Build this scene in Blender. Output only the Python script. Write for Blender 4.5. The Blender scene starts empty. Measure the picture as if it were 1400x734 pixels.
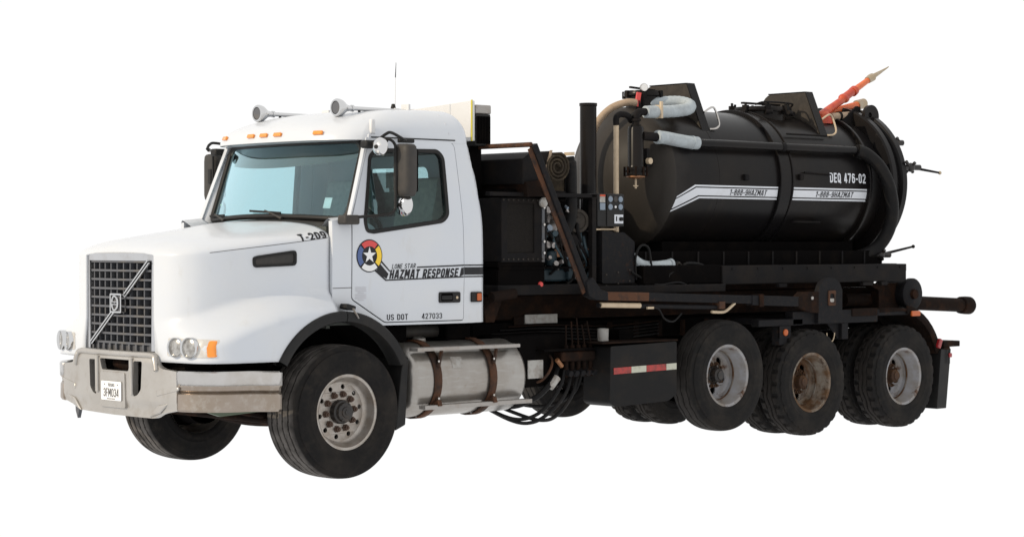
import bpy, bmesh, math, random
from math import pi, sin, cos, sqrt, atan2, radians, tan
from mathutils import Vector, Matrix
from mathutils.geometry import tessellate_polygon
random.seed(7)
S = bpy.context.scene
COL = S.collection

# ------------------------------------------------------------------ camera, light, exposure
cam = bpy.data.cameras.new('camera')
cam.sensor_width = 36.0
cam.lens = 75.36
cam.clip_end = 500
co = bpy.data.objects.new('camera', cam); COL.objects.link(co)
co.location = (-10.4427, -14.7398, 1.8879)
co.rotation_euler = (pi/2 - 0.0119, 0, -0.738)
S.camera = co
w = bpy.data.worlds.new('World'); S.world = w; w.use_nodes = True
bg = w.node_tree.nodes['Background']
bg.inputs['Color'].default_value = (1, 1, 1, 1); bg.inputs['Strength'].default_value = 1.02
sun = bpy.data.lights.new('sun', 'SUN'); sun.energy = 2.9; sun.angle = radians(0.5); sun.color = (1, .86, .66)
so = bpy.data.objects.new('sun', sun); COL.objects.link(so)
SUN_EL, SUN_AZ = radians(26), radians(13)
sd = Vector((-cos(SUN_EL)*cos(SUN_AZ), cos(SUN_EL)*sin(SUN_AZ), sin(SUN_EL)))
so.rotation_euler = sd.to_track_quat('Z', 'Y').to_euler()
so.location = sd * 40
S.view_settings.view_transform = 'Standard'; S.view_settings.look = 'None'
S.view_settings.exposure = 0; S.view_settings.gamma = 1
S.render.engine = 'CYCLES'
S.cycles.max_bounces = 8; S.cycles.transparent_max_bounces = 12; S.cycles.use_denoising = True

# ------------------------------------------------------------------ materials
def P(name, col, rough=.5, metal=0., spec=.5, var=(), bump=None, coat=0., emis=None):
    m = bpy.data.materials.new(name); m.use_nodes = True
    nt = m.node_tree; b = nt.nodes['Principled BSDF']
    b.inputs['Roughness'].default_value = rough; b.inputs['Metallic'].default_value = metal
    b.inputs['Specular IOR Level'].default_value = spec
    b.inputs['Coat Weight'].default_value = coat
    b.inputs['Coat Roughness'].default_value = .12
    b.inputs['Base Color'].default_value = (*col, 1)
    tc = nt.nodes.new('ShaderNodeTexCoord')
    prev = None
    for k, v in enumerate(var):
        scale, c2, lo, hi = v[:4]; st = v[4] if len(v) > 4 else (1, 1, 1)
        mp = nt.nodes.new('ShaderNodeMapping'); mp.inputs['Scale'].default_value = st
        mp.inputs['Location'].default_value = (3.1*k, 1.7*k, .6*k)
        nt.links.new(tc.outputs['Object'], mp.inputs['Vector'])
        n = nt.nodes.new('ShaderNodeTexNoise'); n.inputs['Scale'].default_value = scale
        n.inputs['Detail'].default_value = 7; n.inputs['Roughness'].default_value = .62
        nt.links.new(mp.outputs['Vector'], n.inputs['Vector'])
        r = nt.nodes.new('ShaderNodeMapRange'); r.inputs['From Min'].default_value = lo; r.inputs['From Max'].default_value = hi
        nt.links.new(n.outputs['Fac'], r.inputs['Value'])
        mx = nt.nodes.new('ShaderNodeMix'); mx.data_type = 'RGBA'
        nt.links.new(r.outputs['Result'], mx.inputs['Factor'])
        if prev is None: mx.inputs[6].default_value = (*col, 1)
        else: nt.links.new(prev, mx.inputs[6])
        mx.inputs[7].default_value = (*c2, 1); prev = mx.outputs[2]
    if prev is not None: nt.links.new(prev, b.inputs['Base Color'])
    if bump:
        n = nt.nodes.new('ShaderNodeTexNoise'); n.inputs['Scale'].default_value = bump[0]; n.inputs['Detail'].default_value = 5
        mp = nt.nodes.new('ShaderNodeMapping')
        if len(bump) > 2: mp.inputs['Scale'].default_value = bump[2]
        nt.links.new(tc.outputs['Object'], mp.inputs['Vector']); nt.links.new(mp.outputs['Vector'], n.inputs['Vector'])
        bm = nt.nodes.new('ShaderNodeBump'); bm.inputs['Strength'].default_value = bump[1]; bm.inputs['Distance'].default_value = .01
        nt.links.new(n.outputs['Fac'], bm.inputs['Height']); nt.links.new(bm.outputs['Normal'], b.inputs['Normal'])
    return m

def glass(name, tint, refl=1.0, dust=0., gcol=(1, 1, 1)):
    m = bpy.data.materials.new(name); m.use_nodes = True; nt = m.node_tree
    nt.nodes.remove(nt.nodes['Principled BSDF']); out = nt.nodes['Material Output']
    t = nt.nodes.new('ShaderNodeBsdfTransparent'); t.inputs['Color'].default_value = (*tint, 1)
    g = nt.nodes.new('ShaderNodeBsdfGlossy'); g.inputs['Roughness'].default_value = .02; g.inputs['Color'].default_value = (*gcol, 1)
    f = nt.nodes.new('ShaderNodeFresnel'); f.inputs['IOR'].default_value = 1.38
    mu = nt.nodes.new('ShaderNodeMath'); mu.operation = 'MULTIPLY'; mu.inputs[1].default_value = refl
    nt.links.new(f.outputs[0], mu.inputs[0])
    x = nt.nodes.new('ShaderNodeMixShader')
    nt.links.new(mu.outputs[0], x.inputs[0]); nt.links.new(t.outputs[0], x.inputs[1]); nt.links.new(g.outputs[0], x.inputs[2])
    last = x
    if dust:
        tc = nt.nodes.new('ShaderNodeTexCoord'); n1 = nt.nodes.new('ShaderNodeTexNoise'); n1.inputs['Scale'].default_value = 2.2; n1.inputs['Detail'].default_value = 4
        n2 = nt.nodes.new('ShaderNodeTexNoise'); n2.inputs['Scale'].default_value = 110; n2.inputs['Detail'].default_value = 4
        nt.links.new(tc.outputs['Object'], n1.inputs['Vector']); nt.links.new(tc.outputs['Object'], n2.inputs['Vector'])
        mm = nt.nodes.new('ShaderNodeMath'); mm.operation = 'MULTIPLY'; nt.links.new(n1.outputs['Fac'], mm.inputs[0]); nt.links.new(n2.outputs['Fac'], mm.inputs[1])
        r = nt.nodes.new('ShaderNodeMapRange'); r.inputs['From Min'].default_value = .20; r.inputs['From Max'].default_value = .42; r.inputs['To Max'].default_value = dust
        nt.links.new(mm.outputs[0], r.inputs['Value'])
        df = nt.nodes.new('ShaderNodeBsdfDiffuse'); df.inputs['Color'].default_value = (.36, .35, .33, 1)
        last = nt.nodes.new('ShaderNodeMixShader'); nt.links.new(r.outputs[0], last.inputs[0]); nt.links.new(x.outputs[0], last.inputs[1]); nt.links.new(df.outputs[0], last.inputs[2])
    nt.links.new(last.outputs[0], out.inputs['Surface'])
    return m

RUST = (.078, .035, .019); DUST = (.11, .082, .058)
M = {}
M['white'] = P('white_paint', (.535, .56, .60), .32, spec=.4, coat=.25, var=[(2.2, (.56, .575, .595), .4, .7), (9, (.48, .475, .455), .62, .95, (1, 1, .35)), (70, (.40, .37, .32), .69, .80)], bump=(1.6, .05))
M['white_plain'] = P('white_plastic', (.62, .62, .62), .45)
M['black_tank'] = P('tank_black_paint', (.0070, .0064, .0068), .27, spec=.12, var=[(1.3, (.0135, .0105, .0085), .42, .75), (5, (.024, .0185, .014), .60, .90, (1, 1, .22))], bump=(3, .12))
def paint_front_sun(m):  # paints the sunlit front tone into the colour, fading to black along X
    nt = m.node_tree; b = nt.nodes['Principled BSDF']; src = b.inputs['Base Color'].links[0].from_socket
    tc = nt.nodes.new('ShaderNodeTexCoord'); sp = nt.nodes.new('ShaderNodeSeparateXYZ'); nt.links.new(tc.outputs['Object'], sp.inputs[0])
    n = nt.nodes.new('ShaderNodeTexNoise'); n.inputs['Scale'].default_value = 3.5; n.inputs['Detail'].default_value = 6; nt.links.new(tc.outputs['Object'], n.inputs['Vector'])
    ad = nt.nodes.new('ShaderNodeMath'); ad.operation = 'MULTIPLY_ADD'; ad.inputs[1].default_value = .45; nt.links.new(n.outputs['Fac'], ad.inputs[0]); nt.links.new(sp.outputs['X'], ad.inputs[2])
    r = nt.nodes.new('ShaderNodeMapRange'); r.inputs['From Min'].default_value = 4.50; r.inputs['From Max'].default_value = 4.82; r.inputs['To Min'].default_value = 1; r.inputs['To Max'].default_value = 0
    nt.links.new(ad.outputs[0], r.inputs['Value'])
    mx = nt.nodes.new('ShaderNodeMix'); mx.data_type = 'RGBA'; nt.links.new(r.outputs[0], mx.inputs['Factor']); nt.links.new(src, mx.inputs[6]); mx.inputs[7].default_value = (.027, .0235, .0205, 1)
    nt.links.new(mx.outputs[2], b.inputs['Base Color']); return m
M['sun_tone_head'] = P('tank_head_paint_with_sun_tone', (.027, .0235, .0205), .46, spec=.12, var=[(1.8, (.034, .029, .0245), .42, .7), (6, (.019, .0165, .0145), .56, .85, (1, 1, .3)), (24, (.044, .037, .031), .66, .8)], bump=(3, .12))  # lighter grey-brown of the sunlit head, put into its base colour
M['sun_tone_tank'] = paint_front_sun(P('tank_paint_with_front_sun_tone', (.0070, .0064, .0068), .30, spec=.12, var=[(1.3, (.0135, .0105, .0085), .42, .75), (5, (.024, .0185, .014), .60, .90, (1, 1, .22)), (24, (.030, .025, .021), .66, .8)], bump=(3, .12)))
M['black_steel'] = P('grimy_black_steel', (.0085, .0078, .0082), .65, spec=.08, var=[(4, (.017, .013, .0105), .45, .75), (11, (.028, .017, .010), .64, .85)], bump=(30, .15))
M['deep_black'] = P('oily_dark_steel', (.0035, .0030, .0030), .8, spec=.02, var=[(5, (.008, .006, .0048), .5, .8)])
M['plastic'] = P('black_plastic', (.012, .0118, .0118), .5, spec=.2, var=[(6, (.022, .019, .017), .45, .8)])
M['plastic_worn'] = P('weathered_black_plastic', (.035, .033, .031), .55, spec=.25, var=[(7, (.055, .047, .04), .4, .75)])
M['grille'] = P('grey_grille_plastic', (.085, .088, .098), .45, spec=.3, var=[(9, (.125, .11, .09), .5, .8)])
M['rust'] = P('rusted_steel', RUST, .75, spec=.15, var=[(7, (.03, .02, .016), .42, .62), (22, (.135, .060, .028), .58, .8)], bump=(40, .3))
M['rust_dark'] = P('dark_rusty_steel', (.012, .0075, .0058), .8, spec=.05, var=[(5, (.034, .0155, .0085), .48, .74), (18, (.007, .006, .006), .5, .8)], bump=(40, .25))
M['rust_black'] = P('chipped_black_steel', (.010, .0098, .011), .6, spec=.08, var=[(6, (.050, .023, .012), .60, .74), (25, (.020, .016, .0135), .5, .8)], bump=(40, .2))
M['box_black'] = P('scuffed_black_box', (.0085, .0082, .0085), .55, spec=.12, var=[(3, (.016, .013, .011), .45, .7, (1, 1, 2)), (14, (.030, .019, .011), .62, .85, (.5, 1, 1))], bump=(20, .1))
def rubber(name, R_, dust):
    m = P(name, (.0100, .0095, .0095), .75, spec=.1, var=[(3.5, (.024, .0205, .0175), .45, .72), (9, (.030, .025, .021), .56, .8), (30, (.017, .0145, .013), .5, .8)], bump=(60, .1))
    nt = m.node_tree; b = nt.nodes['Principled BSDF']; src = b.inputs['Base Color'].links[0].from_socket
    tc = nt.nodes.new('ShaderNodeTexCoord'); mu = nt.nodes.new('ShaderNodeVectorMath'); mu.operation = 'MULTIPLY'; mu.inputs[1].default_value = (1, 0, 1)
    ln = nt.nodes.new('ShaderNodeVectorMath'); ln.operation = 'LENGTH'
    nt.links.new(tc.outputs['Object'], mu.inputs[0]); nt.links.new(mu.outputs[0], ln.inputs[0])
    r = nt.nodes.new('ShaderNodeMapRange'); r.inputs['From Min'].default_value = R_-.012; r.inputs['From Max'].default_value = R_-.003
    nt.links.new(ln.outputs['Value'], r.inputs['Value'])
    n = nt.nodes.new('ShaderNodeTexNoise'); n.inputs['Scale'].default_value = 9; n.inputs['Detail'].default_value = 6
    nt.links.new(tc.outputs['Object'], n.inputs['Vector'])
    k = nt.nodes.new('ShaderNodeMath'); k.operation = 'MULTIPLY'; nt.links.new(r.outputs[0], k.inputs[0])
    r2 = nt.nodes.new('ShaderNodeMapRange'); r2.inputs['From Min'].default_value = .25; r2.inputs['From Max'].default_value = .65; nt.links.new(n.outputs['Fac'], r2.inputs['Value'])
    nt.links.new(r2.outputs[0], k.inputs[1])
    mx = nt.nodes.new('ShaderNodeMix'); mx.data_type = 'RGBA'; nt.links.new(k.outputs[0], mx.inputs['Factor']); nt.links.new(src, mx.inputs[6])
    mx.inputs[7].default_value = (*dust, 1); nt.links.new(mx.outputs[2], b.inputs['Base Color'])
    return m
M['rubber_dust'] = rubber('steer_tyre_rubber', .5374, (.115, .105, .097))
M['rubber'] = rubber('drive_tyre_rubber', .525, (.022, .019, .017))
M['rubber_pale'] = rubber('pusher_tyre_rubber', .525, (.030, .027, .025))
M['hose_black'] = P('black_hose_rubber', (.0075, .0072, .0075), .55, spec=.12, var=[(9, (.017, .0135, .0105), .5, .8)])
M['chrome'] = P('chrome', (.52, .505, .49), .2, 1, var=[(3, (.42, .385, .345), .42, .72), (14, (.56, .545, .53), .5, .8), (30, (.30, .225, .16), .66, .88)], bump=(18, .05))
M['chrome_frame'] = P('grille_chrome', (.54, .545, .56), .15, .9, var=[(8, (.44, .43, .42), .5, .85)])
M['chrome_clean'] = P('polished_chrome', (.62, .62, .62), .08, 1)
M['bumper'] = P('dull_aluminium', (.40, .38, .355), .36, .7, spec=.3, var=[(2.5, (.45, .435, .415), .4, .7), (9, (.32, .285, .245), .52, .85), (26, (.27, .20, .13), .68, .9)], bump=(50, .06))
M['bumper_dirt'] = P('muddy_aluminium', (.23, .18, .135), .5, .5, spec=.2, var=[(9, (.30, .255, .205), .45, .7), (22, (.15, .10, .06), .55, .85)], bump=(50, .06))
M['chrome_low'] = P('painted_ground_reflection_chrome', (.33, .28, .24), .28, .9, var=[(3.5, (.28, .23, .18), .40, .70), (16, (.42, .385, .345), .5, .8), (30, (.22, .15, .10), .64, .86)], bump=(18, .06))  # brown of reflected ground painted into the lower strips of the bumper ends
M['alu'] = P('brushed_aluminium', (.34, .325, .305), .3, .85, var=[(2.2, (.25, .22, .19), .38, .70, (1, 1, .4)), (14, (.20, .145, .10), .62, .95), (40, (.39, .38, .365), .5, .9, (.15, 1, 1))], bump=(90, .05, (.1, 1, 1)))
M['alu_rail'] = P('worn_aluminium_rail', (.33, .31, .29), .45, .6, var=[(12, (.25, .20, .16), .5, .8)])
M['wheel_alu'] = P('aluminium_wheel', (.38, .35, .32), .36, .7, var=[(8, (.24, .19, .145), .42, .75), (30, (.40, .38, .35), .5, .8)], bump=(50, .08))
M['disc_rust'] = P('rusty_wheel_disc', (.19, .165, .14), .6, spec=.15, var=[(5, (.085, .042, .02), .40, .58), (12, (.035, .016, .009), .52, .70)], bump=(40, .2))
M['wheel_white'] = P('white_steel_wheel', (.285, .285, .30), .5, spec=.2, var=[(4, (.20, .175, .15), .40, .66), (8, (.075, .034, .016), .57, .68), (26, (.10, .055, .028), .62, .74)], bump=(40, .12))
M['wheel_rust'] = P('rust_stained_steel_wheel', (.21, .185, .155), .6, spec=.15, var=[(3.5, (.10, .055, .028), .40, .58), (9, (.035, .016, .008), .52, .68), (20, (.26, .24, .21), .64, .8)], bump=(40, .2))
M['hub_rust'] = P('rusty_hub', (.05, .027, .016), .7, spec=.2, var=[(14, (.10, .05, .022), .5, .7)], bump=(50, .3))
M['hub_grease'] = P('greasy_hub', (.016, .014, .013), .4, spec=.4, var=[(18, (.045, .03, .02), .5, .75)])
M['lug'] = P('rusty_lug_nut', (.065, .038, .026), .6, spec=.3)
M['amber'] = P('amber_lens', (.75, .24, .02), .25, coat=.5)
M['amber_dim'] = P('orange_lens', (.42, .085, .012), .3)
M['red_lens'] = P('red_lens', (.26, .012, .016), .25, coat=.4)
M['orange'] = P('orange_red_paint', (.40, .030, .007), .42, var=[(9, (.54, .095, .022), .45, .7), (22, (.20, .03, .015), .6, .85)])
M['orange_light'] = P('orange_paint', (.60, .125, .03), .45, var=[(12, (.48, .075, .022), .5, .8)])
M['brass'] = P('dull_brass', (.36, .28, .18), .4, .5, var=[(16, (.42, .38, .32), .45, .75)])
M['grey_hose'] = P('grey_wrapped_hose', (.36, .40, .42), .6, spec=.25, var=[(10, (.27, .29, .30), .45, .75), (30, (.44, .47, .48), .55, .8)], bump=(25, .4, (3, 1, 1)))
M['beige_hose'] = P('beige_hose', (.34, .255, .18), .65, spec=.2, var=[(14, (.25, .175, .12), .45, .75)], bump=(50, .3))
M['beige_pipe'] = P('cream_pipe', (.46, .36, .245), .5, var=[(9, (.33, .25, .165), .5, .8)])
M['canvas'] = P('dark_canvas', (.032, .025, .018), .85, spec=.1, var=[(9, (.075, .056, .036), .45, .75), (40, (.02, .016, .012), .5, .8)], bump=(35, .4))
M['cleanwhite'] = P('white_decal', (.60, .62, .66), .45, var=[(14, (.52, .53, .55), .5, .9)])
M['shield_grey'] = P('dusty_black_plate', (.036, .0315, .0275), .6, spec=.1, var=[(7, (.062, .052, .043), .42, .72), (35, (.022, .0195, .017), .55, .8)], bump=(50, .1))
M['decal_black'] = P('black_decal', (.010, .010, .012), .45, spec=.3)
M['decal_red'] = P('red_decal', (.58, .055, .05), .4)
M['decal_blue'] = P('blue_decal', (.055, .095, .24), .4)
M['decal_yellow'] = P('yellow_decal', (.78, .52, .03), .4)
M['decal_white'] = P('bright_white_decal', (.70, .70, .70), .4)
M['decal_faint'] = P('faint_grey_print', (.46, .46, .49), .5)
M['yellow'] = P('yellow_edge_trim', (.60, .50, .05), .5)
M['tape_red'] = P('red_reflective_tape', (.33, .025, .02), .45, var=[(20, (.12, .02, .015), .45, .7)])
M['tape_white'] = P('white_reflective_tape', (.42, .42, .34), .45, var=[(20, (.30, .29, .22), .5, .75)])
M['sticker'] = P('dirty_white_sticker', (.36, .35, .33), .6, var=[(16, (.22, .19, .16), .45, .7)])
M['seat'] = P('grey_green_seat_fabric', (.42, .45, .40), .85, spec=.1, var=[(20, (.33, .36, .32), .4, .7)])
M['interior'] = P('grey_interior_trim', (.46, .48, .49), .7, spec=.2)
M['interior_dark'] = P('dark_interior_trim', (.07, .075, .068), .7, spec=.15)
M['engine_green'] = P('engine_paint_blue_green', (.030, .052, .064), .5, spec=.3, var=[(14, (.014, .017, .02), .5, .75)])
M['engine_metal'] = P('bare_engine_metal', (.28, .26, .25), .4, .7, var=[(18, (.07, .055, .045), .45, .7)])
M['copper'] = P('copper_brown', (.26, .12, .055), .5, .4, var=[(18, (.10, .05, .03), .5, .8)])
M['mesh'] = P('dark_core_mesh', (.0125, .0112, .0105), .8, spec=.05, var=[(120, (.020, .0175, .0155), .45, .6)])
M['gauge'] = P('gauge_glass', (.15, .19, .24), .2, coat=.4)
M['lens'] = P('headlamp_reflector', (.46, .45, .43), .18, .8, var=[(22, (.22, .205, .185), .42, .66)])
M['lens_clear'] = P('clear_lamp_cover', (.52, .49, .45), .18, .3, coat=.5, var=[(30, (.62, .60, .56), .45, .65)])
M['mirror'] = P('mirror_glass', (.55, .56, .58), .05, 1)
M['glass_ws'] = glass('windshield_glass', (.62, .80, .845), 4.0, .07, (.66, .92, 1))  # blue of a sky reflection is put into the gloss colour
M['glass_door'] = glass('door_glass', (.62, .80, .82), .8, .04)
M['green_oil'] = P('green_paint', (.10, .13, .085), .6)
gm = bpy.data.materials.new('backlit_white_floor'); gm.use_nodes = True
nt = gm.node_tree; nt.nodes.remove(nt.nodes['Principled BSDF'])
tl = nt.nodes.new('ShaderNodeBsdfTranslucent'); tl.inputs['Color'].default_value = (1, 1, 1, 1)  # added sheet passes the white surround from below, so no shadow shows
nt.links.new(tl.outputs[0], nt.nodes['Material Output'].inputs['Surface'])
M['floor'] = gm

# ------------------------------------------------------------------ mesh helpers
class MB:
    def __init__(s): s.v = []; s.f = []
    def add(s, vs, fs):
        o = len(s.v); s.v += [Vector(p) for p in vs]; s.f += [tuple(o+i for i in f) for f in fs]; return s
    def box(s, c, d, R=None):
        c = Vector(c); h = Vector(d)/2; vs = []
        for x in (-1, 1):
            for y in (-1, 1):
                for z in (-1, 1):
                    q = Vector((x*h.x, y*h.y, z*h.z)); vs.append(c + (R @ q if R else q))
        return s.add(vs, [(0, 1, 3, 2), (4, 6, 7, 5), (0, 4, 5, 1), (2, 3, 7, 6), (0, 2, 6, 4), (1, 5, 7, 3)])
    def bb(s, x0, x1, y0, y1, z0, z1): return s.box(((x0+x1)/2, (y0+y1)/2, (z0+z1)/2), (x1-x0, y1-y0, z1-z0))
    def beam(s, p, q, wd, ht, up=(0, 0, 1)):
        p, q = Vector(p), Vector(q); d = (q-p); L = d.length; d.normalize()
        sx = d.cross(Vector(up)).normalized(); u = sx.cross(d)
        R = Matrix((sx, d, u)).transposed()
        return s.box((p+q)/2, (wd, L, ht), R)
    def ring(s, c, a, b, r, n): return [Vector(c) + a*(r*cos(2*pi*i/n)) + b*(r*sin(2*pi*i/n)) for i in range(n)]
    def grid(s, rows, cu=False, cv=False):
        n, m = len(rows), len(rows[0]); vs = [p for r in rows for p in r]; fs = []
        for i in range(n if cu else n-1):
            for j in range(m if cv else m-1):
                fs.append((i*m+j, i*m+(j+1) % m, ((i+1) % n)*m+(j+1) % m, ((i+1) % n)*m+j))
        return s.add(vs, fs)
    def tube(s, pts, r, n=10, closed=False, caps=True):
        pts = [Vector(p) for p in pts]; N = len(pts)
        rs = r if isinstance(r, (list, tuple)) else [r]*N
        T = []
        for i in range(N):
            a = pts[i-1] if (i > 0 or closed) else pts[i]; b = pts[(i+1) % N] if (i < N-1 or closed) else pts[i]
            T.append((b-a).normalized())
        ref = Vector((0, 0, 1)) if abs(T[0].z) < .9 else Vector((1, 0, 0))
        a = T[0].cross(ref).normalized(); rows = []
        for i in range(N):
            a = (a - T[i]*a.dot(T[i])).normalized(); b = T[i].cross(a)
            rows.append(s.ring(pts[i], a, b, rs[i], n))
        s.grid(rows, cu=closed, cv=True)
        if caps and not closed:
            o = len(s.v)-N*n
            s.f.append(tuple(o+i for i in range(n))); s.f.append(tuple(o+(N-1)*n+i for i in reversed(range(n))))
        return s
    def cyl(s, p, q, r, r2=None, n=20): return s.tube([p, q], [r, r if r2 is None else r2], n)
    def lathe(s, prof, o, ax, n=32, ref=None, closed=False):
        o = Vector(o); ax = Vector(ax).normalized()
        ref = Vector(ref) if ref else (Vector((0, 0, 1)) if abs(ax.z) < .9 else Vector((1, 0, 0)))
        a = ax.cross(ref).normalized(); b = ax.cross(a)
        rows = [s.ring(o+ax*h, a, b, max(r, 1e-4), n) for r, h in prof]
        return s.grid(rows, cu=closed, cv=True)
    def sphere(s, c, r, n=14):
        r = Vector((r, r, r)) if not hasattr(r, '__len__') else Vector(r); rows = []
        for i in range(n//2+1):
            t = pi*i/(n//2)
            rows.append([Vector(c)+Vector((r.x*max(sin(t), 1e-3)*cos(2*pi*j/n), r.y*max(sin(t), 1e-3)*sin(2*pi*j/n), r.z*cos(t))) for j in range(n)])
        return s.grid(rows, cv=True)
    def slab(s, outline, holes, f, step=None, thick=True):
        """polygon with holes in (u,v); f(u,v,k) gives the front (k=0) and back (k=1) points"""
        loops = [[Vector((p[0], p[1], 0)) for p in L] for L in [outline]+list(holes)]
        tris = tessellate_polygon(loops); flat = [p for L in loops for p in L]
        bm = bmesh.new(); bv = [bm.verts.new(p) for p in flat]
        for t in tris:
            try: bm.faces.new([bv[i] for i in t])
            except ValueError: pass
        bmesh.ops.recalc_face_normals(bm, faces=bm.faces)
        if step:
            for ax in (0, 1):
                if not step[ax]: continue
                lo = min(p[ax] for p in flat); hi = max(p[ax] for p in flat); k = math.floor(lo/step[ax])+1
                while k*step[ax] < hi-1e-6:
                    c = Vector((0, 0, 0)); c[ax] = k*step[ax]; nn = Vector((0, 0, 0)); nn[ax] = 1
                    bmesh.ops.bisect_plane(bm, geom=bm.verts[:]+bm.edges[:]+bm.faces[:], plane_co=c, plane_no=nn, dist=1e-5); k += 1
        bm.verts.index_update()
        uv = [(v.co.x, v.co.y) for v in bm.verts]; N = len(uv)
        fs = [tuple(v.index for v in fc.verts) for fc in bm.faces]
        vs = [f(u, v, 0) for u, v in uv]; out = list(fs)
        if thick:
            vs += [f(u, v, 1) for u, v in uv]; out += [tuple(N+i for i in reversed(t)) for t in fs]
            for e in bm.edges:
                if len(e.link_faces) == 1:
                    a, b = e.verts[0].index, e.verts[1].index; out.append((a, b, N+b, N+a))
        bm.free(); return s.add(vs, out)
    def mirror(s):
        m = MB(); m.v = [Vector((p.x, -p.y, p.z)) for p in s.v]; m.f = [tuple(reversed(f)) for f in s.f]; return m

def catmull(pts, k=6, closed=False):
    P_ = [Vector(p) for p in pts]; n = len(P_); out = []
    for i in range(n if closed else n-1):
        if closed: a, b, c, d = P_[i-1], P_[i], P_[(i+1) % n], P_[(i+2) % n]
        else: a, b, c, d = P_[max(i-1, 0)], P_[i], P_[i+1], P_[min(i+2, n-1)]
        for j in range(k):
            t = j/k; out.append(.5*((2*b)+(c-a)*t+(2*a-5*b+4*c-d)*t*t+(3*b-a-3*c+d)*t**3))
    if not closed: out.append(P_[-1])
    return out

def rpoly(pts, r, n=5):
    """round a 2D polygon's corners"""
    out = []; N = len(pts)
    for i in range(N):
        p = Vector(pts[i][:2]); a = Vector(pts[i-1][:2]); b = Vector(pts[(i+1) % N][:2])
        ri = pts[i][2] if len(pts[i]) > 2 else r
        if ri <= 0: out.append((p.x, p.y)); continue
        d1 = (a-p).normalized(); d2 = (b-p).normalized()
        L = min(ri, (a-p).length*.45, (b-p).length*.45)
        s, e = p+d1*L, p+d2*L
        for k in range(n+1):
            t = k/n; q = s*(1-t)**2+p*2*t*(1-t)+e*t*t; out.append((q.x, q.y))
    return out
def rect(x0, x1, z0, z1, r=0., n=4): return rpoly([(x0, z0), (x1, z0), (x1, z1), (x0, z1)], r, n)
def circ(cx, cz, r, n=20, a0=0): return [(cx+r*cos(a0+2*pi*i/n), cz+r*sin(a0+2*pi*i/n)) for i in range(n)]
def interp(tab, x):
    if x <= tab[0][0]: return tab[0][1]
    for (a, va), (b, vb) in zip(tab, tab[1:]):
        if x <= b: return va+(vb-va)*(x-a)/(b-a)
    return tab[-1][1]
def pspl(tab, x):
    """smooth interpolation (Catmull-Rom through the table)"""
    n = len(tab)
    if x <= tab[0][0]: return tab[0][1]
    if x >= tab[-1][0]: return tab[-1][1]
    for i in range(n-1):
        x0, y0 = tab[i]; x1, y1 = tab[i+1]
        if x <= x1:
            def sl(j):
                if j == 0: return (tab[1][1]-tab[0][1])/(tab[1][0]-tab[0][0])
                if j == n-1: return (tab[-1][1]-tab[-2][1])/(tab[-1][0]-tab[-2][0])
                return (tab[j+1][1]-tab[j-1][1])/(tab[j+1][0]-tab[j-1][0])
            h = x1-x0; t = (x-x0)/h
            return (2*t**3-3*t*t+1)*y0+(t**3-2*t*t+t)*h*sl(i)+(-2*t**3+3*t*t)*y1+(t**3-t*t)*h*sl(i+1)
def sstep(a, b, x):
    t = min(1, max(0, (x-a)/(b-a))); return t*t*(3-2*t)

def root_loc(o):
    while o.parent: o = o.parent
    return o.location
def build(name, mb, mat, parent=None, ang=35, bev=0, label=None, kind=None, seg=2, subd=0):
    me = bpy.data.meshes.new(name); me.from_pydata(mb.v, [], mb.f); me.validate(); me.update()
    bm = bmesh.new(); bm.from_mesh(me); bmesh.ops.remove_doubles(bm, verts=bm.verts, dist=2e-5)
    bmesh.ops.recalc_face_normals(bm, faces=bm.faces); bm.to_mesh(me); bm.free()
    me.shade_smooth(); me.set_sharp_from_angle(angle=radians(ang))
    me.materials.append(M[mat] if isinstance(mat, str) else mat)
    o = bpy.data.objects.new(name, me); COL.objects.link(o)
    if bev:
        b = o.modifiers.new('bevel', 'BEVEL'); b.width = bev; b.segments = seg; b.limit_method = 'ANGLE'; b.angle_limit = radians(40)
        b.harden_normals = False
    if parent:
        o.parent = parent
        if parent.parent is None: o.matrix_parent_inverse = Matrix.Translation(-parent.location)
    if label: o['label'] = label
    if kind: o['kind'] = kind
    return o
def thing(name, label, cat, loc):
    o = bpy.data.objects.new(name, None); COL.objects.link(o); o.location = loc; o.empty_display_size = .3
    o['label'] = label; o['category'] = cat; return o
def copy_part(o, parent, loc=None, rot=None):
    """copy of a part with copies of its sub-parts"""
    c = o.copy(); COL.objects.link(c); c.parent = parent
    if loc is not None: c.location = loc
    if rot is not None: c.rotation_euler = rot
    for ch in list(o.children):
        d = ch.copy(); COL.objects.link(d); d.parent = c
    return c

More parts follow.
